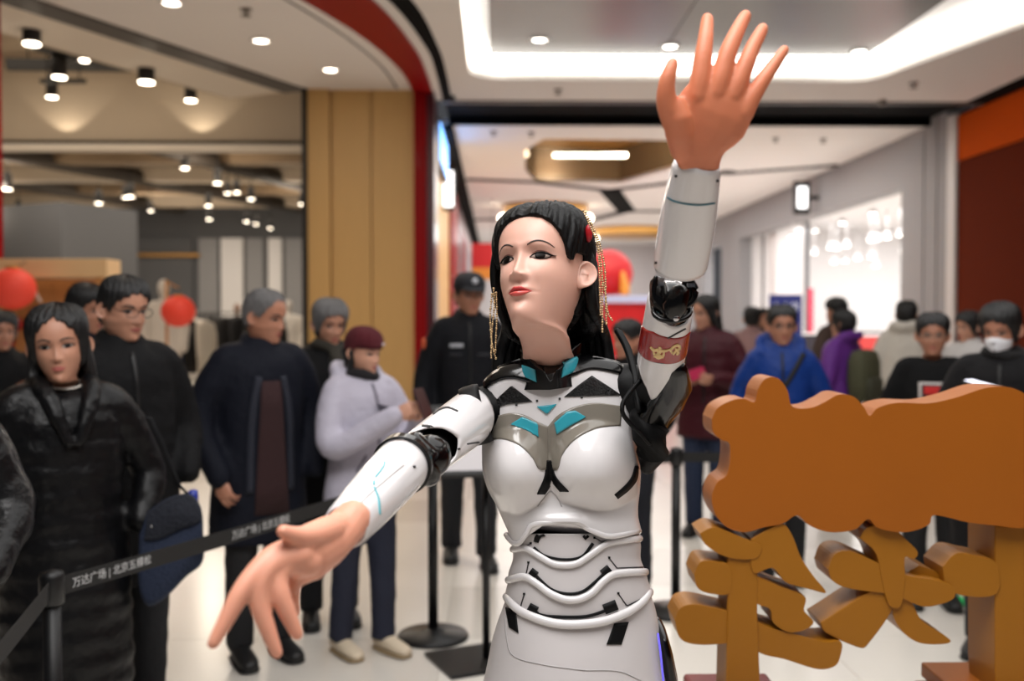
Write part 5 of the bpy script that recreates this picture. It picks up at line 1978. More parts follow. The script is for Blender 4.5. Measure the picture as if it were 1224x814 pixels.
pE = person('young woman in a dark red beanie and pale lavender hooded jacket holding a phone', 433, 4.54, 1.485, 42, (12, 10, 0), False, 'c', ('beanie', DARKHAIR, .003), ((176, 172, 186), .80, .0, 1.10), hood=True, trousers=(26, 30, 48), shoes=(206, 190, 166),
            armL=((.255, -.09, 1.12), (.12, -.33, 1.27)), armR=((-.245, -.10, 1.12), (-.03, -.34, 1.28)), handL=(1.0, (-1, 0, .3)), handR=(1.0, (1, 0, .3)), stride=.06, rough=.6)
PF = person('security guard in a black uniform and black cap with a silver badge', 556, 6.2, 1.80, 6, (12, 6, 0), True, 'b', ('short', DARKHAIR, .010), ((16, 17, 22), .82, 0, 1.02), trousers=(16, 17, 22), stride=.12, dx=.02)
pH = person('person half hidden behind the robot under its raised upper arm', 752, 5.6, 1.52, -40, (-20, 8, 0), True, 'b', ('short', DARKHAIR, .012), (BLACKC, .80, 0, 1.0), trousers=(18, 20, 30), handL=(None, ()), handR=(None, ()), armL=POCKET_L, armR=POCKET_R)
pI = person('woman with long black hair in a maroon puffer coat holding a pink phone', 846, 7.0, 1.68, -24, (-34, 8, 0), False, 'a', ('long', DARKHAIR, .016), ((62, 20, 28), .70, .045, 1.06), trousers=(28, 40, 66), armL=UPL, armR=UPR, handL=(.9, (-1, 0, .4)), handR=(.9, (1, 0, .4)), rough=.5)
pJ = person('far person with dark tied hair in a dusty pink jacket seen from behind', 899, 10.0, 1.62, 165, (0, 0, 0), False, 'a', ('bun', DARKHAIR, .014), ((150, 118, 116), .82, 0, 1.1), trousers=(30, 60, 130), voxel=.022)
pK = person('man in glasses and a bright blue jacket with a black cross strap', 934, 5.7, 1.60, -12, (6, 6, 0), True, 'b', ('short', DARKHAIR, .012), ((18, 50, 118), .80, .03, .95), hood=True, trousers=(16, 16, 20), stride=-.10, handL=(None, ()), handR=(None, ()), armL=POCKET_L, armR=POCKET_R, rough=.45)
glasses(pK, mat('thin_frame', (60, 54, 50), .3), .019)
pL = person('person in a purple puffer jacket seen from behind wearing an olive backpack', 1006, 8.0, 1.58, -140, (0, 0, 0), False, 'a', ('bob', DARKHAIR, .018), ((92, 44, 122), .78, .04, 1.12), hood=True, trousers=(20, 20, 26), voxel=.02, rough=.5)
pL2 = person('person in a black beanie and brown coat beyond the purple jacket', 998, 9.3, 1.70, -150, (0, 0, 0), True, 'a', ('beanie', DARKHAIR, .022), ((70, 56, 50), .60, 0, 1.0), voxel=.024)
pM = person('person in a cream white hooded jacket seen from behind at the bright shop', 1084, 8.8, 1.66, 150, (0, 0, 0), False, 'a', ('bob', DARKHAIR, .020), ((196, 190, 180), .74, .02, 1.12), hood=True, trousers=(160, 156, 150), voxel=.02)
pN = person('boy in glasses and a black T-shirt with a red print behind the golden sign', 1116, 5.3, 1.55, -14, (-8, 6, 0), True, 'b', ('short', DARKHAIR, .018), ((15, 15, 16), .84, 0, 1.0), trousers=(16, 16, 18), cuff=.22, collar='none', shoes=(20, 22, 22), handL=(.8, (-1, 0, 0)), handR=(.8, (1, 0, 0)), rough=.9)
glasses(pN, mat('silver_frame', (150, 140, 128), .3, metal=.6), .021)
chest_print(pN, [('print', mat('print_white', (190, 182, 178), .8), [(-.095, 1.315), (.095, 1.315)], [(-.095, 1.210), (.095, 1.210)], .002, None),
                 ('print', mat('print_black', (20, 18, 18), .8), [(-.080, 1.303), (.080, 1.303)], [(-.080, 1.221), (.080, 1.221)], .0032, None),
                 ('print', mat('print_red', (190, 32, 30), .8), [(-.068, 1.291), (.068, 1.291)], [(-.068, 1.245), (.068, 1.245)], .0044, 'red block of the shirt print')], pN['coat'])
pO = person('woman in a white face mask and black coat looking at her phone', 1199, 4.5, 1.60, -34, (-12, 16, 0), False, 'b', ('bob', DARKHAIR, .016), ((16, 15, 17), .50, 0, 1.08), armL=((.255, -.06, 1.12), (.09, -.27, 1.25)), armR=((-.255, -.06, 1.12), (-.09, -.28, 1.26)), handL=(.9, (-1, 0, .4)), handR=(.9, (1, 0, .4)))
scarf(pO, (18, 17, 18), None, False)
b = clean(strip(MB(), pO['H'].proj(), [(-.060, -.040), (-.035, -.024), (0, -.014), (.035, -.024), (.060, -.040)], [(-.050, -.078), (-.03, -.098), (0, -.112), (.03, -.098), (.050, -.078)], 24, 10, .004, .008))
b.v = [tuple(pO['Mh'] @ Vector(v)) for v in b.v]
pO['child']('face_mask', b, mat('mask_white', (214, 214, 218), .8), pO['body'])
pP = person('person with dark hair in a white top between the boy and the masked woman', 1158, 7.4, 1.57, -60, (-10, 8, 0), False, 'a', ('bob', DARKHAIR, .018), ((182, 178, 176), .80, 0, 1.0), trousers=(24, 24, 30), voxel=.02)
pQ = person('person in a black coat by the hanging paper lantern at far left', 2, 5.7, 1.56, 40, (0, 4, 0), False, 'b', ('bob', DARKHAIR, .018), (BLACKC, .55, .02, 1.0), handL=(.9, (-1, 0, .4)), handR=(None, ()), armL=((.255, -.02, 1.12), (.10, -.26, 1.22)))
pR = person('distant person in dark clothes beyond the man in the blue jacket', 913, 12.0, 1.62, 20, (0, 0, 0), True, 'a', ('short', DARKHAIR, .015), ((24, 24, 28), .7, 0, 1.0), voxel=.026)

# the guard's cap
b = MB()
v, fs = PF['H'].hair_grid([(0, .048), (60, .046), (120, .030), (180, .020)], .020, 16, 48, 0, 0, 0, .25)
b.add([PF['Mh'] @ Vector(p) for p in v], fs)
b.loft([[PF['Mh'] @ Vector((r * .080 * math.cos(q), -.030 - r2 * math.sin(q), .052 - .012 * (r2 > .1) + t)) for q in (PI * k / 16 for k in range(17))] for r, r2, t in ((.98, .070, .003), (1.0, .125, -.004), (.97, .140, -.010), (1.0, .125, -.009), (.98, .070, -.004))], 0, False, True, False)
cap = PF['child']('cap', b, mat('cap_black', (14, 16, 24), .8), PF['body'], None, 'black peaked cap')
b = MB().ball(PF['Mh'] @ Vector((0, -.107, .085)), (.018, .006, .018), 14, 8)
PF['child']('cap_badge', b, mat('badge_silver', (190, 192, 198), .3, metal=.4), cap, None, 'silver cap badge')
chest_print(PF, [('name_tape', mat('tape_white', (170, 172, 178), .7), [(-.115, 1.300), (-.040, 1.300)], [(-.115, 1.280), (-.040, 1.280)], .004, None)], PF['coat'])
b = MB().ball((-.262, -.02, 1.30), (.012, .030, .035), 12, 8)
PF['child']('arm_badge', b, mat('badge_orange', (206, 92, 50), .6), PF['coat'], None, 'orange sleeve badge')
# beanies
for p, m in ((pE, mat('beanie_wine', (84, 16, 28), .95, bump=.8, bscale=160)), (pL2, mat('beanie_black', (18, 17, 18), .95))):
    v, fs = p['H'].hair_grid(HAIRLINES['beanie'], .020, 18, 60, .0016, 0, 0, .35)
    b = MB().add([p['Mh'] @ Vector(q) for q in v], fs)
    ring = []
    for k in range(41):
        q = 2 * PI * k / 40
        x, f, z = p['H'].surf(np.array([.36 if math.cos(q) > 0 else .40]), np.array([q]), False)
        ring.append(p['Mh'] @ Vector((float(x[0]) * 1.10, -float(f[0]) * 1.10, .048 - .022 * (1 - math.cos(q)) / 2)))
    b.tube(ring, (.007, .017), 8, 0, p['Mh'].to_3x3() @ Vector((0, 0, 1)), False) if False else b.tube(ring, [(.007, .017)] * 41, 8, 0, p['Mh'].to_3x3() @ Vector((0, 0, 1)), False)
    p['child']('beanie', b, m, p['body'])
# hair showing under the beanie, dark neck warmer, light front panel
b = MB()
for k in range(7):
    u = (k - 3) / 3
    b.tube([tuple(q) for q in cr([pE['Mh'] @ Vector((u * .072, .02 + .07 * (1 - u * u) ** .5, 0)), pE['Mh'] @ Vector((u * .076, .01 + .07 * (1 - u * u) ** .5, -.06)), Vector((u * .09, .06 * (1 - u * u) ** .5, 1.44))], 10)], .018, 8)
pE['child']('hair', b, DARKHAIR, pE['body'])
scarf(pE, (22, 20, 24), None, False)
# strap over the blue jacket
me = pK['coat'].data
bv = BVHTree.FromPolygons([tuple(v.co) for v in me.vertices], [tuple(q.vertices) for q in me.polygons])


def prK(x, z):
    h = bv.ray_cast(pK['S'] @ Vector((x, -2, z)), Vector((0, 1, 0)))
    return None if h[0] is None else (h[0], h[1] if h[1].y < 0 else -h[1])


b = clean(line_strip(MB(), prK, [(.13, 1.42), (.05, 1.28), (-.06, 1.10), (-.15, .95)], .030, 20, 2, .004))
pK['child']('bag_strap', b, mat('strap_black', (14, 14, 15), .7), pK['coat'], Matrix.Identity(4))


def front_line(p, nm, m, pts, w, off=.004):
    me = p['coat'].data
    bv = BVHTree.FromPolygons([tuple(v.co) for v in me.vertices], [tuple(q.vertices) for q in me.polygons])

    def pr(x, z):
        h = bv.ray_cast(p['S'] @ Vector((x, -2, z)), Vector((0, 1, 0)))
        return None if h[0] is None else (h[0], h[1] if h[1].y < 0 else -h[1])
    b = clean(line_strip(MB(), pr, [(x * p['sc'] * 0 + x, z) for x, z in pts], w, 24, 2, off))
    if b.f:
        p['child'](nm, b, m, p['coat'], Matrix.Identity(4))


ZIP = mat('zip_dark', (6, 6, 7), .5)
ZIP_G = mat('zip_grey', (104, 100, 112), .5)
for p, m in ((pB, ZIP), (pB2, ZIP), (pD, ZIP), (pE, ZIP_G), (pI, ZIP), (pK, ZIP), (pH, ZIP), (pO, ZIP), (PF, ZIP)):
    front_line(p, 'zip', m, [(0, 1.42), (.004, 1.2), (0, .95)], .014)
front_line(pE, 'pocket', ZIP_G, [(.07, 1.06), (.12, .98)], .012)
front_line(pE, 'pocket', ZIP_G, [(-.07, 1.06), (-.12, .98)], .012)
for sx in (-1, 1):
    front_line(pC, 'lapel', mat('lapel_navy', (20, 24, 38), .8), [(sx * .055, 1.42), (sx * .085, 1.25), (sx * .095, .9)], .03, .010)
    front_line(PF, 'pocket', mat('pocket_black', (24, 25, 32), .8), [(sx * .045, 1.235), (sx * .115, 1.235)], .022, .004)
b = MB().ball(pE['Mh'] @ Vector((.026, -.1045, .058)), (.012, .003, .008), 10, 6)
pE['child']('beanie_badge', b, mat('badge_pale', (196, 176, 176), .7), pE['body'])
# ------------------------------------------------------------------ crowd barrier
POST = mat('black_post', (14, 14, 15), .42, spec=.4)
BELT = mat('black_belt', (16, 15, 14), .75, bump=.2, bscale=200)
PRINT = mat('belt_print', (176, 176, 176), .8)


def stanchion(px, d, lab, h=.86):
    q = P(px, 377, d)
    t_ = thing('stanchion', lab, 'stanchion', (q.x, q.y, 0), 'belt stanchions')
    build('base', MB().lathe((q.x, q.y, 0), [(.17, 0), (.172, .012), (.165, .022), (.06, .034), (.03, .05)], 40), POST, t_)
    build('pole', MB().cyl((q.x, q.y, .03), (q.x, q.y, h - .09), .024, .024, 20), POST, t_)
    build('head', MB().lathe((q.x, q.y, h - .10), [(.026, 0), (.033, .006), (.033, .075), (.030, .09), (.004, .098)], 24), POST, t_)
    return Vector((q.x, q.y, h - .055))


s1 = stanchion(58, 2.68, 'nearest black belt stanchion in front of the woman with pearls', .865)
s2 = stanchion(517, 4.75, 'black belt stanchion with a round base beside the white sign board', .86)
s3 = stanchion(809, 5.15, 'black belt stanchion between the robot and the golden sign', .87)
s4 = stanchion(1330, 5.3, 'black belt stanchion outside the right of the view', .87)
s0 = stanchion(-190, 1.45, 'black belt stanchion outside the left of the view', .86)


def belt(a, c, lab, texts=(), w=.052):
    d_ = (c - a); d_.z = 0
    L_ = d_.length
    d_.normalize()
    n_ = Vector((d_.y, -d_.x, 0))
    if n_.y > 0:
        n_ = -n_
    rings = []
    for i in range(25):
        u = i / 24
        p = a.lerp(c, u) + Vector((0, 0, -.012 * 4 * u * (1 - u)))
        p = p + d_ * (.03 * (1 - 2 * u))
        rings.append([p + n_ * .001 + Vector((0, 0, w / 2)), p - n_ * .001 + Vector((0, 0, w / 2)), p - n_ * .001 - Vector((0, 0, w / 2)), p + n_ * .001 - Vector((0, 0, w / 2))])
    mid = a.lerp(c, .5)
    b_ = solo('barrier_belt', MB().loft(rings, 0, True, False), BELT, lab, 'belt', 'barrier belts')
    for body, u, size in texts:
        p = a.lerp(c, u) + Vector((0, 0, -.012 * 4 * u * (1 - u)))
        dz = (c - a).normalized()
        M = Matrix(((dz.x, 0, n_.x, p.x + n_.x * .0022), (dz.y, 0, n_.y, p.y + n_.y * .0022), (dz.z, 1, 0, p.z), (0, 0, 0, 1)))
        build('lettering', text_mb(body, size, M, .0004), PRINT, b_, 0, False)


belt(s0, s1, 'black barrier belt running from the near stanchion out at left')
SHOP = '\u4e07\u8fbe\u5e7f\u573a | \u5317\u4eac\u4e94\u68f5\u677e'
belt(s1, s2, 'black barrier belt with white lettering before the people at left', ((SHOP, .098, .031), (SHOP, .41, .034)))
belt(s2, s3, 'black barrier belt passing behind the robot')
belt(s3, s4, 'black barrier belt running behind the golden sign')

# sign board on a stand
q = P(581, 377, 4.42)
t_ = thing('sign_stand', 'black sign stand with a pale board behind the robot lowered arm', 'sign stand', (q.x, q.y, 0))
build('base', MB().box((q.x - .05, q.y, .009), (.36, .34, .018), 0, (0, 0, R(24))), POST, t_, .003)
build('pole', MB().cyl((q.x, q.y, .018), (q.x, q.y, .86), .017, .017, 16), POST, t_)
Mb = Euler((R(-52), 0, R(9))).to_matrix()
c = Vector((q.x, q.y - .02, 1.00))
b = MB()
for (cx_, cz_, sx_, sz_) in ((0, .205, .46, .022), (0, -.205, .46, .022), (-.219, 0, .022, .40), (.219, 0, .022, .40)):
    b.box(c + Mb @ Vector((cx_, 0, cz_)), (sx_, .022, sz_), 0, Mb)
b.box(c + Mb @ Vector((0, .012, 0)), (.44, .008, .41), 0, Mb)
build('frame', b, POST, t_)
build('board', MB().box(c + Mb @ Vector((0, -.003, 0)), (.42, .008, .39), 0, Mb), mat('board_pale', (190, 186, 188), .35, vary=.06, vscale=4), t_)

# ------------------------------------------------------------------ golden sign, seen from behind
GOLD = mat('golden_sign', (150, 82, 12), .45, spec=.35, vary=.06, vscale=4)
GOLD2 = mat('golden_sign_strokes', (148, 94, 16), .45, spec=.35, vary=.06, vscale=4)
sd = 2.40
q = P(1000, 377, sd)
SG = thing('golden_sign', 'golden three dimensional lettering sign seen from behind at right', 'sign', (q.x, q.y, 0))
back = (P(900, 600, sd + .19) - P(900, 600, sd)) * 1.0
back = CAMR @ Vector((0, 0, -.19))
back.z = 0
back = back.normalized() * .115


def zs(pts):
    return [(780 + x / 2.119, 430 + y / 2.119) for x, y in pts]


NS = [0]


def stroke(name, pts, m, n=None, dd=0.0, k=1.0, smooth=True):
    p2 = zs(pts)
    NS[0] += 1
    dd += .0022 * NS[0]
    if smooth:
        c = cr(p2 + p2[:1], (n or len(p2) * 5) + 1)[:-1]
    else:
        c = p2
    poly = [P(x, y, sd + dd) for x, y in c]
    yc = sum(p.y for p in poly) / len(poly)
    mb = MB().prism(poly, back * k)
    return build(name, mb, m, SG, .004)


stroke('cloud_panel', [(150, 150), (165, 122), (200, 103), (232, 99), (258, 107), (266, 72), (288, 47), (318, 47), (342, 78), (352, 120), (400, 122), (440, 105), (470, 88), (508, 93), (534, 118), (549, 140)], GOLD) if False else None
stroke('top_panel', [(150, 150), (165, 122), (200, 103), (232, 99), (258, 107), (268, 72), (288, 47), (318, 47), (342, 78), (354, 118), (400, 122), (440, 105), (472, 88), (508, 93), (534, 118), (550, 142),
                     (570, 122), (620, 109), (700, 110), (770, 95), (850, 70), (912, 72), (960, 100), (1000, 150), (1010, 260), (1000, 380), (950, 424), (870, 420), (800, 412), (712, 394), (700, 418), (640, 437), (572, 426), (546, 404),
                     (512, 430), (450, 437), (398, 420), (366, 394), (330, 415), (280, 425), (235, 437), (190, 425), (160, 392), (150, 350), (163, 312), (188, 291), (196, 250), (194, 212), (175, 203), (153, 183)], GOLD, 260)
# left character
stroke('stroke', [(120, 440), (150, 425), (182, 432), (250, 460), (276, 472), (262, 503), (190, 500), (136, 470)], GOLD2)
stroke('stroke', [(250, 455), (290, 432), (330, 416), (354, 445), (376, 500), (408, 548), (440, 590), (400, 582), (360, 572), (335, 562), (303, 528), (255, 540)], GOLD2)
stroke('stroke', [(105, 545), (122, 512), (160, 512), (195, 522), (196, 590), (150, 593), (116, 580)], GOLD2)
stroke('stroke', [(190, 470), (268, 470), (266, 640), (272, 800), (276, 900), (184, 900), (190, 640)], GOLD2, None, 0, 1.0, False)
stroke('stroke', [(258, 545), (320, 573), (386, 600), (384, 636), (408, 664), (386, 684), (345, 690), (306, 666), (298, 632), (258, 612)], GOLD2)
stroke('stroke', [(56, 660), (72, 628), (110, 620), (200, 640), (262, 655), (262, 700), (200, 716), (120, 722), (72, 708)], GOLD2)
stroke('stroke', [(255, 660), (300, 680), (360, 694), (436, 716), (478, 715), (476, 750), (462, 776), (420, 784), (340, 760), (262, 735)], GOLD2)
# middle character
stroke('stroke', [(525, 452), (545, 425), (600, 420), (645, 458), (672, 488), (662, 505), (640, 500), (640, 560), (628, 625), (600, 622), (582, 560), (566, 490)], GOLD2)
stroke('stroke', [(445, 530), (463, 492), (500, 485), (560, 510), (640, 545), (720, 558), (762, 575), (765, 602), (735, 618), (684, 625), (610, 596), (500, 580), (456, 560)], GOLD2)
stroke('stroke', [(425, 666), (580, 576), (612, 620), (546, 722), (524, 730), (440, 692)], GOLD2, None, .004)
stroke('stroke', [(606, 600), (650, 606), (682, 660), (756, 713), (690, 720), (645, 700), (612, 655)], GOLD2, None, .004)
stroke('stroke', [(676, 520), (722, 540), (722, 562), (640, 548)], GOLD2, None, .03)
# right character
stroke('stroke', [(735, 525), (770, 490), (820, 497), (870, 515), (872, 592), (790, 598), (745, 575)], GOLD2)
stroke('stroke', [(868, 420), (1010, 420), (1012, 800), (1000, 980), (880, 980), (868, 790)], GOLD2, None, .003, 1.3, False)
stroke('stroke', [(940, 620), (1060, 640), (1060, 700), (940, 690)], GOLD2, None, .006, .9, False)
b = MB()
b.span((P(1108, 797, 2.62).x, 2.34, P(1108, 797, 2.62).z - .04), (P(1290, 797, 2.62).x, 2.62, P(1108, 797, 2.62).z))
build('foot_shelf', b, GOLD, SG, .006)
x0, x1 = P(833, 600, 2.5).x, P(941, 600, 2.5).x
zt = P(850, 809, 2.66).z
build('plinth', MB().span((x0, 2.28, 0), (x1, 2.66, zt)), mat('plinth_red', (122, 30, 30), .4), SG, .01)
x0, x1 = P(1140, 600, 2.4).x, P(1290, 600, 2.4).x
build('plinth', MB().span((x0, 2.36, 0), (x1, 2.60, P(1108, 797, 2.62).z - .04)), mat('plinth_gold', (150, 96, 30), .45), SG, .01)

# ------------------------------------------------------------------ carried things
PHONE = mat('phone_black', (14, 14, 16), .25, coat=.4)


def hand_world(p, w, d=(0, 0, 0)):
    return p['root'].matrix_basis @ (p['S'] @ (Vector(w) + Vector(d)))


def phone(p, w, rot, lab, m_back, lit=None):
    M = p['root'].matrix_basis.to_3x3() @ Euler(rot).to_matrix()
    c = hand_world(p, w)
    t_ = thing('phone', lab, 'phone', tuple(c))
    build('case', MB().box(c, (.076, .012, .155), 0, M), m_back, t_, .004)
    if lit:
        build('screen', MB().box(c + M @ Vector((0, .0068, 0)), (.068, .0012, .142), 0, M), lit, t_)
    return t_


phone(pE, (.07, -.43, 1.33), (R(-25), R(0), R(20)), 'dark red phone held up by the young woman in the beanie', mat('phone_wine', (52, 18, 20), .3, coat=.4))
phone(pI, (0, -.33, 1.17), (R(-60), R(70), 0), 'pink phone held by the woman in the maroon coat', mat('phone_pink', (176, 40, 78), .4))
phone(pO, (-.03, -.38, 1.33), (R(102), R(0), R(70)), 'phone with a bright screen held by the masked woman', PHONE, mat('phone_glow', (240, 240, 255), .4, emit=1.6))

# navy shoulder bag of the woman with pearls
t_ = thing('shoulder_bag', 'navy blue shoulder bag hanging beside the pearl necklace woman', 'bag', tuple(P(206, 650, 3.33)))
prof = cr([(176, 612), (200, 596), (226, 590), (240, 606), (243, 640), (242, 672), (222, 690), (196, 716), (176, 724), (166, 700), (166, 640)], 60)
b = MB()
rings = []
for dz, k in ((-.055, .90), (-.050, .97), (-.02, 1.0), (.03, 1.0), (.05, .96), (.055, .88)):
    rings.append([P(206 + (x - 206) * k, 655 + (y - 655) * k, 3.33 + dz) for x, y in prof])
b.loft(rings, 0, True, True)
bag = build('bag_body', b, mat('navy_canvas', (22, 34, 58), .8, bump=.4, bscale=90), t_)
flap = cr([(176, 613), (200, 597), (226, 591), (239, 606), (240, 622), (216, 632), (190, 644), (172, 646)], 40)
b = MB().loft([[P(206 + (x - 206) * k, 615 + (y - 615) * k, 3.33 - dz) for x, y in flap] for dz, k in ((.054, 1.0), (.064, .99), (.066, .95))], 0, True, True)
build('flap', b, mat('navy_canvas_dark', (15, 20, 33), .8, bump=.4, bscale=90), t_)
b = MB().ball(P(181, 629, 3.262), .0045, 10, 6)
build('stud', b, mat('polished_steel', (190, 190, 192), .2, metal=1), t_)
b = MB().tube([P(x, y, d) for x, y, d in ((232, 598, 3.33), (214, 580, 3.30), (204, 560, 3.28), (192, 530, 3.24), (178, 500, 3.20))], [(.018, .004)] * 5, 10)
build('strap', b, mat('bag_strap', (12, 14, 20), .8), t_)
b = MB().lathe(P(231, 604, 3.35), [(.016, 0), (.017, .03), (.015, .050), (.004, .054)], 18)
solo('bottle', b, mat('bottle_blue', (24, 44, 140), .35), 'blue bottle cap sticking out of the navy shoulder bag', 'bottle')

# olive backpack on the purple jacket
Mr = pL['root'].matrix_basis
t_ = thing('backpack', 'olive green backpack worn over the purple jacket', 'backpack', tuple(Mr @ Vector((0, .2, 1.0))))


def bk(rows):
    return [[Mr @ (pL['S'] @ Vector((hw * math.copysign(abs(math.cos(q)) ** .6, math.cos(q)), .215 + hd * math.copysign(abs(math.sin(q)) ** .6, math.sin(q)), z))) for q in (2 * PI * k / 28 for k in range(28))] for z, hw, hd in rows]


build('pack_body', MB().loft(bk([(.93, .10, .06), (.95, .15, .085), (1.10, .165, .10), (1.28, .16, .095), (1.36, .13, .07), (1.38, .06, .03)])), mat('olive_canvas', (62, 62, 40), .8, bump=.4, bscale=60), t_)
build('pack_pocket', MB().loft([[p + (Mr.to_3x3() @ Vector((0, .075, 0))) for p in r] for r in bk([(.96, .08, .04), (.98, .115, .055), (1.12, .115, .055), (1.15, .09, .03)])]), mat('olive_canvas_dark', (48, 48, 32), .8), t_)
# green flash of the boy's shoe
pn = pN['root'].matrix_basis
for o in pN['root'].children:
    if o.name.startswith('shoe') and (pN['root'].matrix_basis @ Vector(o.bound_box[0])).x > pN['root'].location.x - .02:
        build('shoe_patch', MB().tube([Vector(v) for v in ((.135, -.05, .060), (.142, -.09, .052), (.146, -.13, .044))], [(.010, .012)] * 3, 10), mat('neon_green', (40, 220, 120), .5), o)
        break

# ------------------------------------------------------------------ wooden booth, paper lanterns
LANT = mat('red_paper_lantern', (214, 62, 44), .6, vary=.10, vscale=6, emit=.18)
t_ = thing('wooden_booth', 'light wooden booth with a pale top beam at the far left', 'booth', (-3.9, 8.9, 0))
build('top_beam', MB().span((-4.75, 8.15, 1.86), (-3.16, 8.45, 2.01)), mat('pale_wood', (226, 188, 138), .45, vary=.08, vscale=5), t_, .006)
for k in range(8):
    build('plank', MB().span((-4.75 + .19 * k + .003, 8.60, .9), (-4.75 + .19 * (k + 1) - .003, 8.63, 1.86)), WOOD, t_)
build('counter', MB().span((-4.75, 8.1, .86), (-3.16, 8.65, .92)), WOOD, t_, .006)
for x in (-4.72, -3.26):
    for y in (8.16, 8.56):
        build('post', MB().span((x, y, 0), (x + .06, y + .06, 1.86)), WOOD, t_)


def lantern(c, r, lab, parent_hang=None, m=LANT):
    t_ = thing('paper_lantern', lab, 'lantern', (c.x, c.y, c.z - r), 'red paper lanterns')
    n = 44
    prof = [(r * .30, -r * .93)]
    for i in range(n + 1):
        q = -PI / 2 * .93 + PI * .93 * i / n
        prof.append((r * math.cos(q) * (1 + .012 * math.cos(i * PI)), r * .94 * math.sin(q)))
    prof.append((r * .30, r * .93))
    build('shade', MB().lathe(c, prof, 36), m, t_)
    b = MB().lathe(c + Vector((0, 0, r * .90)), [(r * .30, 0), (r * .30, .05 * r + .01), (r * .05, .06 * r + .01)], 16)
    build('cap', b, mat('lantern_gold', (190, 140, 60), .4, metal=.4), t_)
    return t_


c = P(15, 345, 7.85)
lantern(c, .175, 'glowing red paper lantern hanging from the wooden booth beam')
solo('cord', MB().cyl((c.x, c.y, c.z + .16), (c.x, 8.16, 1.99), .004, .004, 6), DARKM, 'thin cord holding the booth lantern', 'cord')
c = P(213, 372, 11.3)
lantern(c, .19, 'red paper lantern on a wooden tripod pole inside the store')
t_ = thing('lantern_stand', 'wooden tripod pole carrying a red lantern inside the store', 'stand', (c.x - .13, c.y, 0))
px_ = c.x - .13
build('pole', MB().cyl((px_, c.y, .35), (px_, c.y, 1.95), .018, .016, 12), WOOD, t_)
build('arm', MB().cyl((px_, c.y, 1.93), (c.x + .01, c.y, 1.86), .010, .010, 8), WOOD, t_)
for a in (40, 160, 280):
    build('leg', MB().cyl((px_, c.y, .50), (px_ + .24 * math.cos(R(a)), c.y + .24 * math.sin(R(a)), 0), .014, .012, 8), WOOD, t_)
for px, py, r, lb in ((41, 377, .055, 'small round red ornament left on the booth counter wall'), (68, 378, .060, 'small round red ornament right on the booth wall'), (22, 388, .05, 'dark red ornament below the glowing lantern'), (10, 410, .055, 'lowest small red ornament by the frame edge')):
    c = P(px, py, 8.5)
    solo('ornament', MB().lathe(c, [(r * .2, -r), (r * .8, -r * .7), (r, 0), (r * .8, r * .7), (r * .2, r), (.004, r * 1.4)], 18), mat('ornament_lacquer', (170, 34, 28), .4), lb, 'ornament', 'red ornaments on the booth')
    # each hangs on a short hook from the booth planks
b = MB()
for k in range(5):
    q = P(46 + 3 * (k % 2), 338 + k * 4, 8.3)
    b.ball(q, (.022, .012, .020), 8, 6)
solo('paper_charm', remesh(b, .008, 2), [], 'x', 'charm') if False else None
b = MB().tube([P(40, 344, 8.35), P(44, 352, 8.35), P(48, 360, 8.35)], [(.03, .012), (.018, .01), (.028, .012)], 10)
solo('paper_charm', b, mat('charm_white', (222, 206, 196), .8), 'white paper charm on the booth beside the big lantern', 'charm')


# ------------------------------------------------------------------ clothes racks and mannequins of the store
def hung_garment(c, col, w=.42, L=.82, rot=0.0, lab='', grp=''):
    Mz = Matrix.Rotation(rot, 3, 'Z')
    rows = [(0, .05, .03), (-.05, w * .38, .05), (-.12, w * .50, .06), (-.40, w * .46, .07), (-L, w * .52, .075)]
    rings = [[c + Mz @ Vector((hw * math.copysign(abs(math.cos(q)) ** .8, math.cos(q)), hd * math.sin(q) * (1 + .25 * math.cos(6 * q)), z)) for q in (2 * PI * k / 20 for k in range(20))] for z, hw, hd in rows]
    b = MB().loft(rings)
    t_ = thing('hung_coat', lab, 'coat', tuple(c - Vector((0, 0, L))), grp)
    build('coat_body', b, mat('cloth_hung_%d_%d_%d' % col, col, .85, bump=.4, bscale=30), t_)
    for s in (-1, 1):
        build('sleeve', MB().tube([c + Mz @ Vector((s * w * .44, 0, -.09)), c + Mz @ Vector((s * w * .56, -.03, -.32)), c + Mz @ Vector((s * w * .58, -.05, -.62))], [.055, .05, .045], 10), mat('cloth_hung_%d_%d_%d' % col, col, .85), t_)
    build('hook', MB().tube([c + Vector((0, 0, -.02)), c + Vector((0, 0, .05)), c + Vector((.02, 0, .075)), c + Vector((.03, 0, .05))], .004, 6), METAL, t_)
    return t_


def rack(x0, x1, y, h, lab):
    t_ = thing('clothes_rack', lab, 'rack', ((x0 + x1) / 2, y, 0), 'clothes racks')
    build('rail', MB().cyl((x0, y, h), (x1, y, h), .014, .014, 10), DARKM, t_)
    for x in (x0, x1):
        build('upright', MB().cyl((x, y, 0), (x, y, h), .016, .016, 10), DARKM, t_)
        build('foot', MB().span((x - .02, y - .25, 0), (x + .02, y + .25, .03)), DARKM, t_)
    build('shelf', MB().span((x0, y - .2, .16), (x1, y + .2, .20)), WOOD, t_)


def px2x(px, d):
    return (px - 593) / 1190 * d


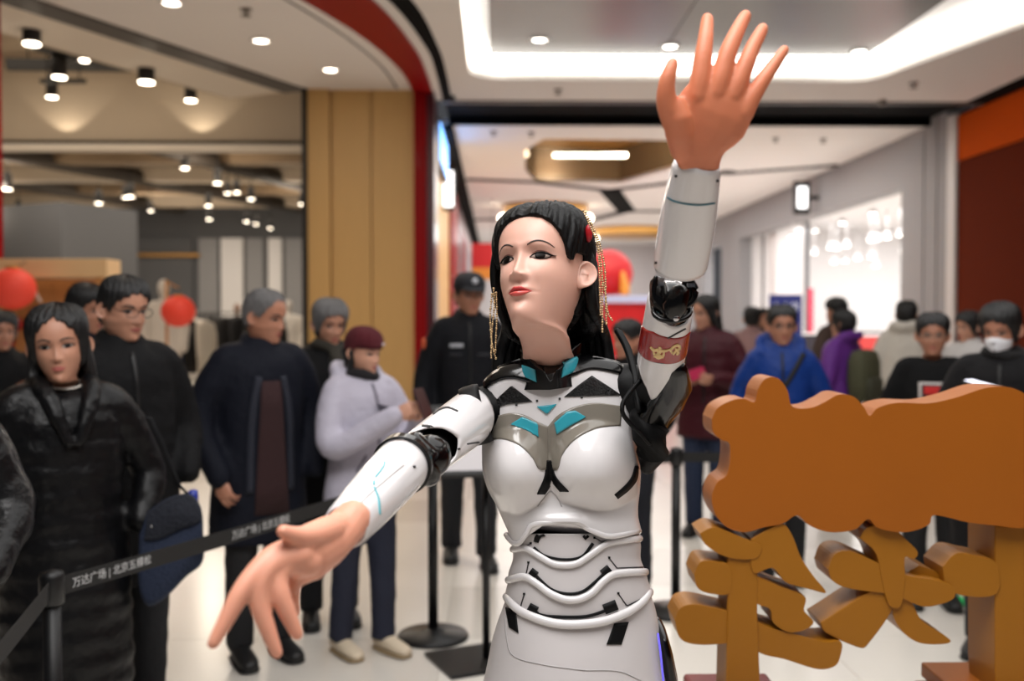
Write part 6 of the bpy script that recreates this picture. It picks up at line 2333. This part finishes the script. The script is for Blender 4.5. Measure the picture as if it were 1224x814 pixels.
rack(px2x(176, 17), px2x(262, 17), 17.0, 1.55, 'black clothes rack with white and navy coats behind the tripod lantern')
names = ['cream white coat hanging leftmost on the rack behind the tripod lantern', 'black coat hanging second on the rack behind the tripod lantern', 'blue denim coat hanging below the tripod lantern', 'black coat hanging fourth on the rack behind the tripod lantern', 'white coat hanging rightmost on the rack behind the tripod lantern']
for k, (px, col) in enumerate(((184, (206, 196, 182)), (200, (26, 26, 28)), (216, (38, 54, 104)), (231, (28, 28, 30)), (247, (214, 206, 194)))):
    hung_garment(Vector((px2x(px, 17), 17.0, 1.47)), col, .40, .9, R(70), names[k], 'coats on the rack behind the tripod lantern')
rack(px2x(244, 19.5), px2x(340, 19.5), 19.5, 1.60, 'black clothes rack with dark coats left of the elderly man')
for k, px in enumerate((254, 270, 286, 302, 318, 332)):
    hung_garment(Vector((px2x(px, 19.5), 19.5, 1.52)), ((24, 24, 26), (30, 28, 30), (20, 20, 24), (26, 24, 24), (34, 32, 32), (22, 22, 24))[k], .44, 1.0, R(70), ORD[k] + ' dark coat from the left on the rack left of the elderly man', 'dark coats on the store rack')


def mannequin(px, d, col, lab, h=1.0, headcol=(222, 214, 206)):
    x = px2x(px, d)
    t_ = thing('mannequin', lab, 'mannequin', (x, d, 0), 'store mannequins')
    S = Matrix.Translation((x, d, 0)) @ Matrix.Scale(h, 4)
    b = MB()
    b.ball(S @ Vector((0, 0, 1.62)), (.075 * h, .092 * h, .115 * h), 14, 10)
    b.tube([S @ Vector((0, .01, 1.55)), S @ Vector((0, .01, 1.42))], .05 * h, 12)
    b.loft([[S @ p for p in r] for r in body_rows([(1.43, .10, .07, 0), (1.2, .15, .10, 0), (.95, .16, .11, 0)])])
    for s in (-1, 1):
        b.tube([S @ Vector((s * .09, 0, .95)), S @ Vector((s * .095, 0, .5)), S @ Vector((s * .09, 0, .06))], [.085 * h, .06 * h, .045 * h], 12)
    build('figure', remesh_mb(b, .025), mat('mannequin_%d' % headcol[0], headcol, .5), t_)
    g = MB().loft([[S @ p for p in r] for r in body_rows(cr(COAT(.72, 1.05), 30))])
    for s in (-1, 1):
        g.tube([S @ Vector(p) for p in ((s * .12, 0, 1.39), (s * .20, 0, 1.37), (s * .27, 0, 1.1), (s * .26, -.05, .85))], [.07 * h, .085 * h, .07 * h, .06 * h], 12)
    build('jacket', remesh_mb(g, .025), mat('cloth_hung_%d_%d_%d' % col, col, .85, bump=.4, bscale=30), t_)
    build('stand_plate', MB().lathe((x, d, 0), [(.20, 0), (.20, .012), (.02, .02)], 24), METAL, t_)


def remesh_mb(mb, v):
    me = remesh(mb, v, 2)
    out = MB().add([tuple(p.co) for p in me.vertices], [tuple(p.vertices) for p in me.polygons])
    bpy.data.meshes.remove(me)
    return out


mannequin(198, 15.6, (222, 214, 206), 'white mannequin in a pale jacket behind the red tripod lantern', 1.22)
mannequin(285, 22, (30, 28, 28), 'mannequin in a dark jacket before the grey store wall', 1.05, (150, 120, 104))
mannequin(346, 20.5, (226, 220, 212), 'white mannequin in a pale jacket beside the gold pilaster', 1.08)
mannequin(233, 24, (206, 196, 184), 'mannequin in a cream jacket near the back store wall', 1.0)

# ------------------------------------------------------------------ far things in the hall
t_ = thing('gift_box', 'giant red gift box with pale blue ribbons at the end of the hall', 'gift box', (2.9, 20.4, 0))
RED = mat('gift_red', (196, 26, 32), .45)
RIB = mat('ribbon_blue', (190, 200, 236), .5)
build('box', MB().span((2.20, 19.8, 0), (3.6, 21.0, 1.80)), RED, t_)
build('lid', MB().span((2.14, 19.74, 1.80), (3.66, 21.06, 1.95)), RIB, t_)
build('ribbon', MB().span((3.02, 19.72, 0), (3.20, 19.80, 1.80)), RIB, t_)
build('ribbon', MB().span((2.14, 19.76, .60), (3.66, 19.80, .70)), RIB, t_)
t_ = thing('balloon_decoration', 'big round red decoration rising behind the red gift box', 'decoration', (2.5, 21.7, 0))
build('disc', MB().lathe((2.45, 21.6, 2.45), [(.02, -.16), (.42, -.14), (.52, 0), (.42, .14), (.02, .16)], 40, 0, (0, 1, 0)), RED, t_)
build('mount', MB().cyl((2.45, 21.6, 0), (2.45, 21.6, 2.2), .08, .06, 14), RED, t_)
build('tassel', MB().tube([(2.72, 21.35, 2.45), (2.76, 21.3, 2.15), (2.74, 21.3, 1.9)], [.05, .11, .09], 12), mat('amber', (216, 140, 48), .5), t_)
q = P(577, 300, 25)
t_ = thing('hanging_banner', 'red banner with an orange hem hanging far down the hall beside the robot hair', 'banner', (q.x, q.y, 2.4))
build('cloth', MB().span((q.x - .28, q.y, 2.75), (q.x + .28, q.y + .02, 3.36)), RED, t_)
build('hem', MB().span((q.x - .28, q.y - .003, 2.45), (q.x + .28, q.y + .02, 2.75)), mat('amber', (216, 140, 48), .5), t_)
for s in (-1, 1):
    build('wire', MB().cyl((q.x + s * .24, q.y, 3.36), (q.x + s * .24, q.y, ZC), .006, .006, 6), DARKM, t_)
# blue roll-up banner with white characters
q = P(939, 377, 20.5)
t_ = thing('banner_stand', 'dark blue banner stand with white characters before the bright shop', 'banner', (q.x, q.y, 0))
build('panel', MB().span((q.x - .34, q.y, .06), (q.x + .34, q.y + .02, 1.98)), mat('banner_blue', (24, 36, 110), .5), t_)
build('base', MB().span((q.x - .36, q.y - .12, 0), (q.x + .36, q.y + .14, .06)), METAL, t_)
M = Matrix(((1, 0, 0, q.x), (0, 0, -1, q.y - .003), (0, 1, 0, 1.72), (0, 0, 0, 1)))
build('lettering', text_mb('\u5927\u5c0f\u5e97', .19, M, .001), mat('letter_white', (220, 226, 240), .5), t_, 0, False)
# blade sign of the right wall
q = P(959, 236, 20.5)
t_ = thing('blade_sign', 'black blade sign with a white lit face on the grey right fascia', 'sign', (q.x, q.y, q.z - .35))
build('housing', MB().span((q.x - .17, q.y, q.z - .34), (q.x + .17, q.y + .12, q.z + .34)), DARKM, t_, .02)
build('face', MB().span((q.x - .10, q.y - .01, q.z - .22), (q.x + .10, q.y, q.z + .22)), mat('sign_white', (255, 255, 255), .4, emit=2.2), t_, .02)
build('bracket', MB().span((q.x + .17, q.y + .03, q.z - .04), (XR, q.y + .09, q.z + .04)), DARKM, t_)
# stock of the bright shop
t_ = thing('display_banner', 'narrow pink red banner standing in the bright shop', 'banner', (px2x(970, 24), 24, 0))
build('panel', MB().span((px2x(968, 24), 24, .05), (px2x(974, 24), 24.03, 2.2)), mat('banner_pink', (226, 60, 90), .5), t_)
build('base', MB().span((px2x(965, 24), 23.8, 0), (px2x(977, 24), 24.2, .05)), METAL, t_)
for k, (px, d, w, h, col, lb) in enumerate(((985, 23, .9, 1.1, (40, 34, 44), 'dark display cabinet low in the bright shop behind the purple jacket'), (1052, 24, 1.0, 1.05, (196, 60, 58), 'red display cabinet low in the bright shop left of the cream jacket'), (1030, 25.5, 1.2, 1.15, (60, 56, 60), 'grey display cabinet deep in the bright shop'))):
    x = px2x(px, d)
    t_ = thing('display_cabinet', lb, 'cabinet', (x, d, 0), 'display cabinets of the bright shop')
    cm_ = mat('cabinet_%d' % k, col, .5)
    build('body', MB().span((x - w / 2, d, 0), (x + w / 2, d + .5, h)), cm_, t_, .01)
    build('top', MB().span((x - w / 2 - .02, d - .02, h), (x + w / 2 + .02, d + .52, h + .04)), WHITEW, t_)
    for j in range(3):
        build('drawer', MB().span((x - w / 2 + .03, d - .02, .08 + j * h / 3.2), (x + w / 2 - .03, d, .05 + (j + 1) * h / 3.2 - .03)), cm_, t_)
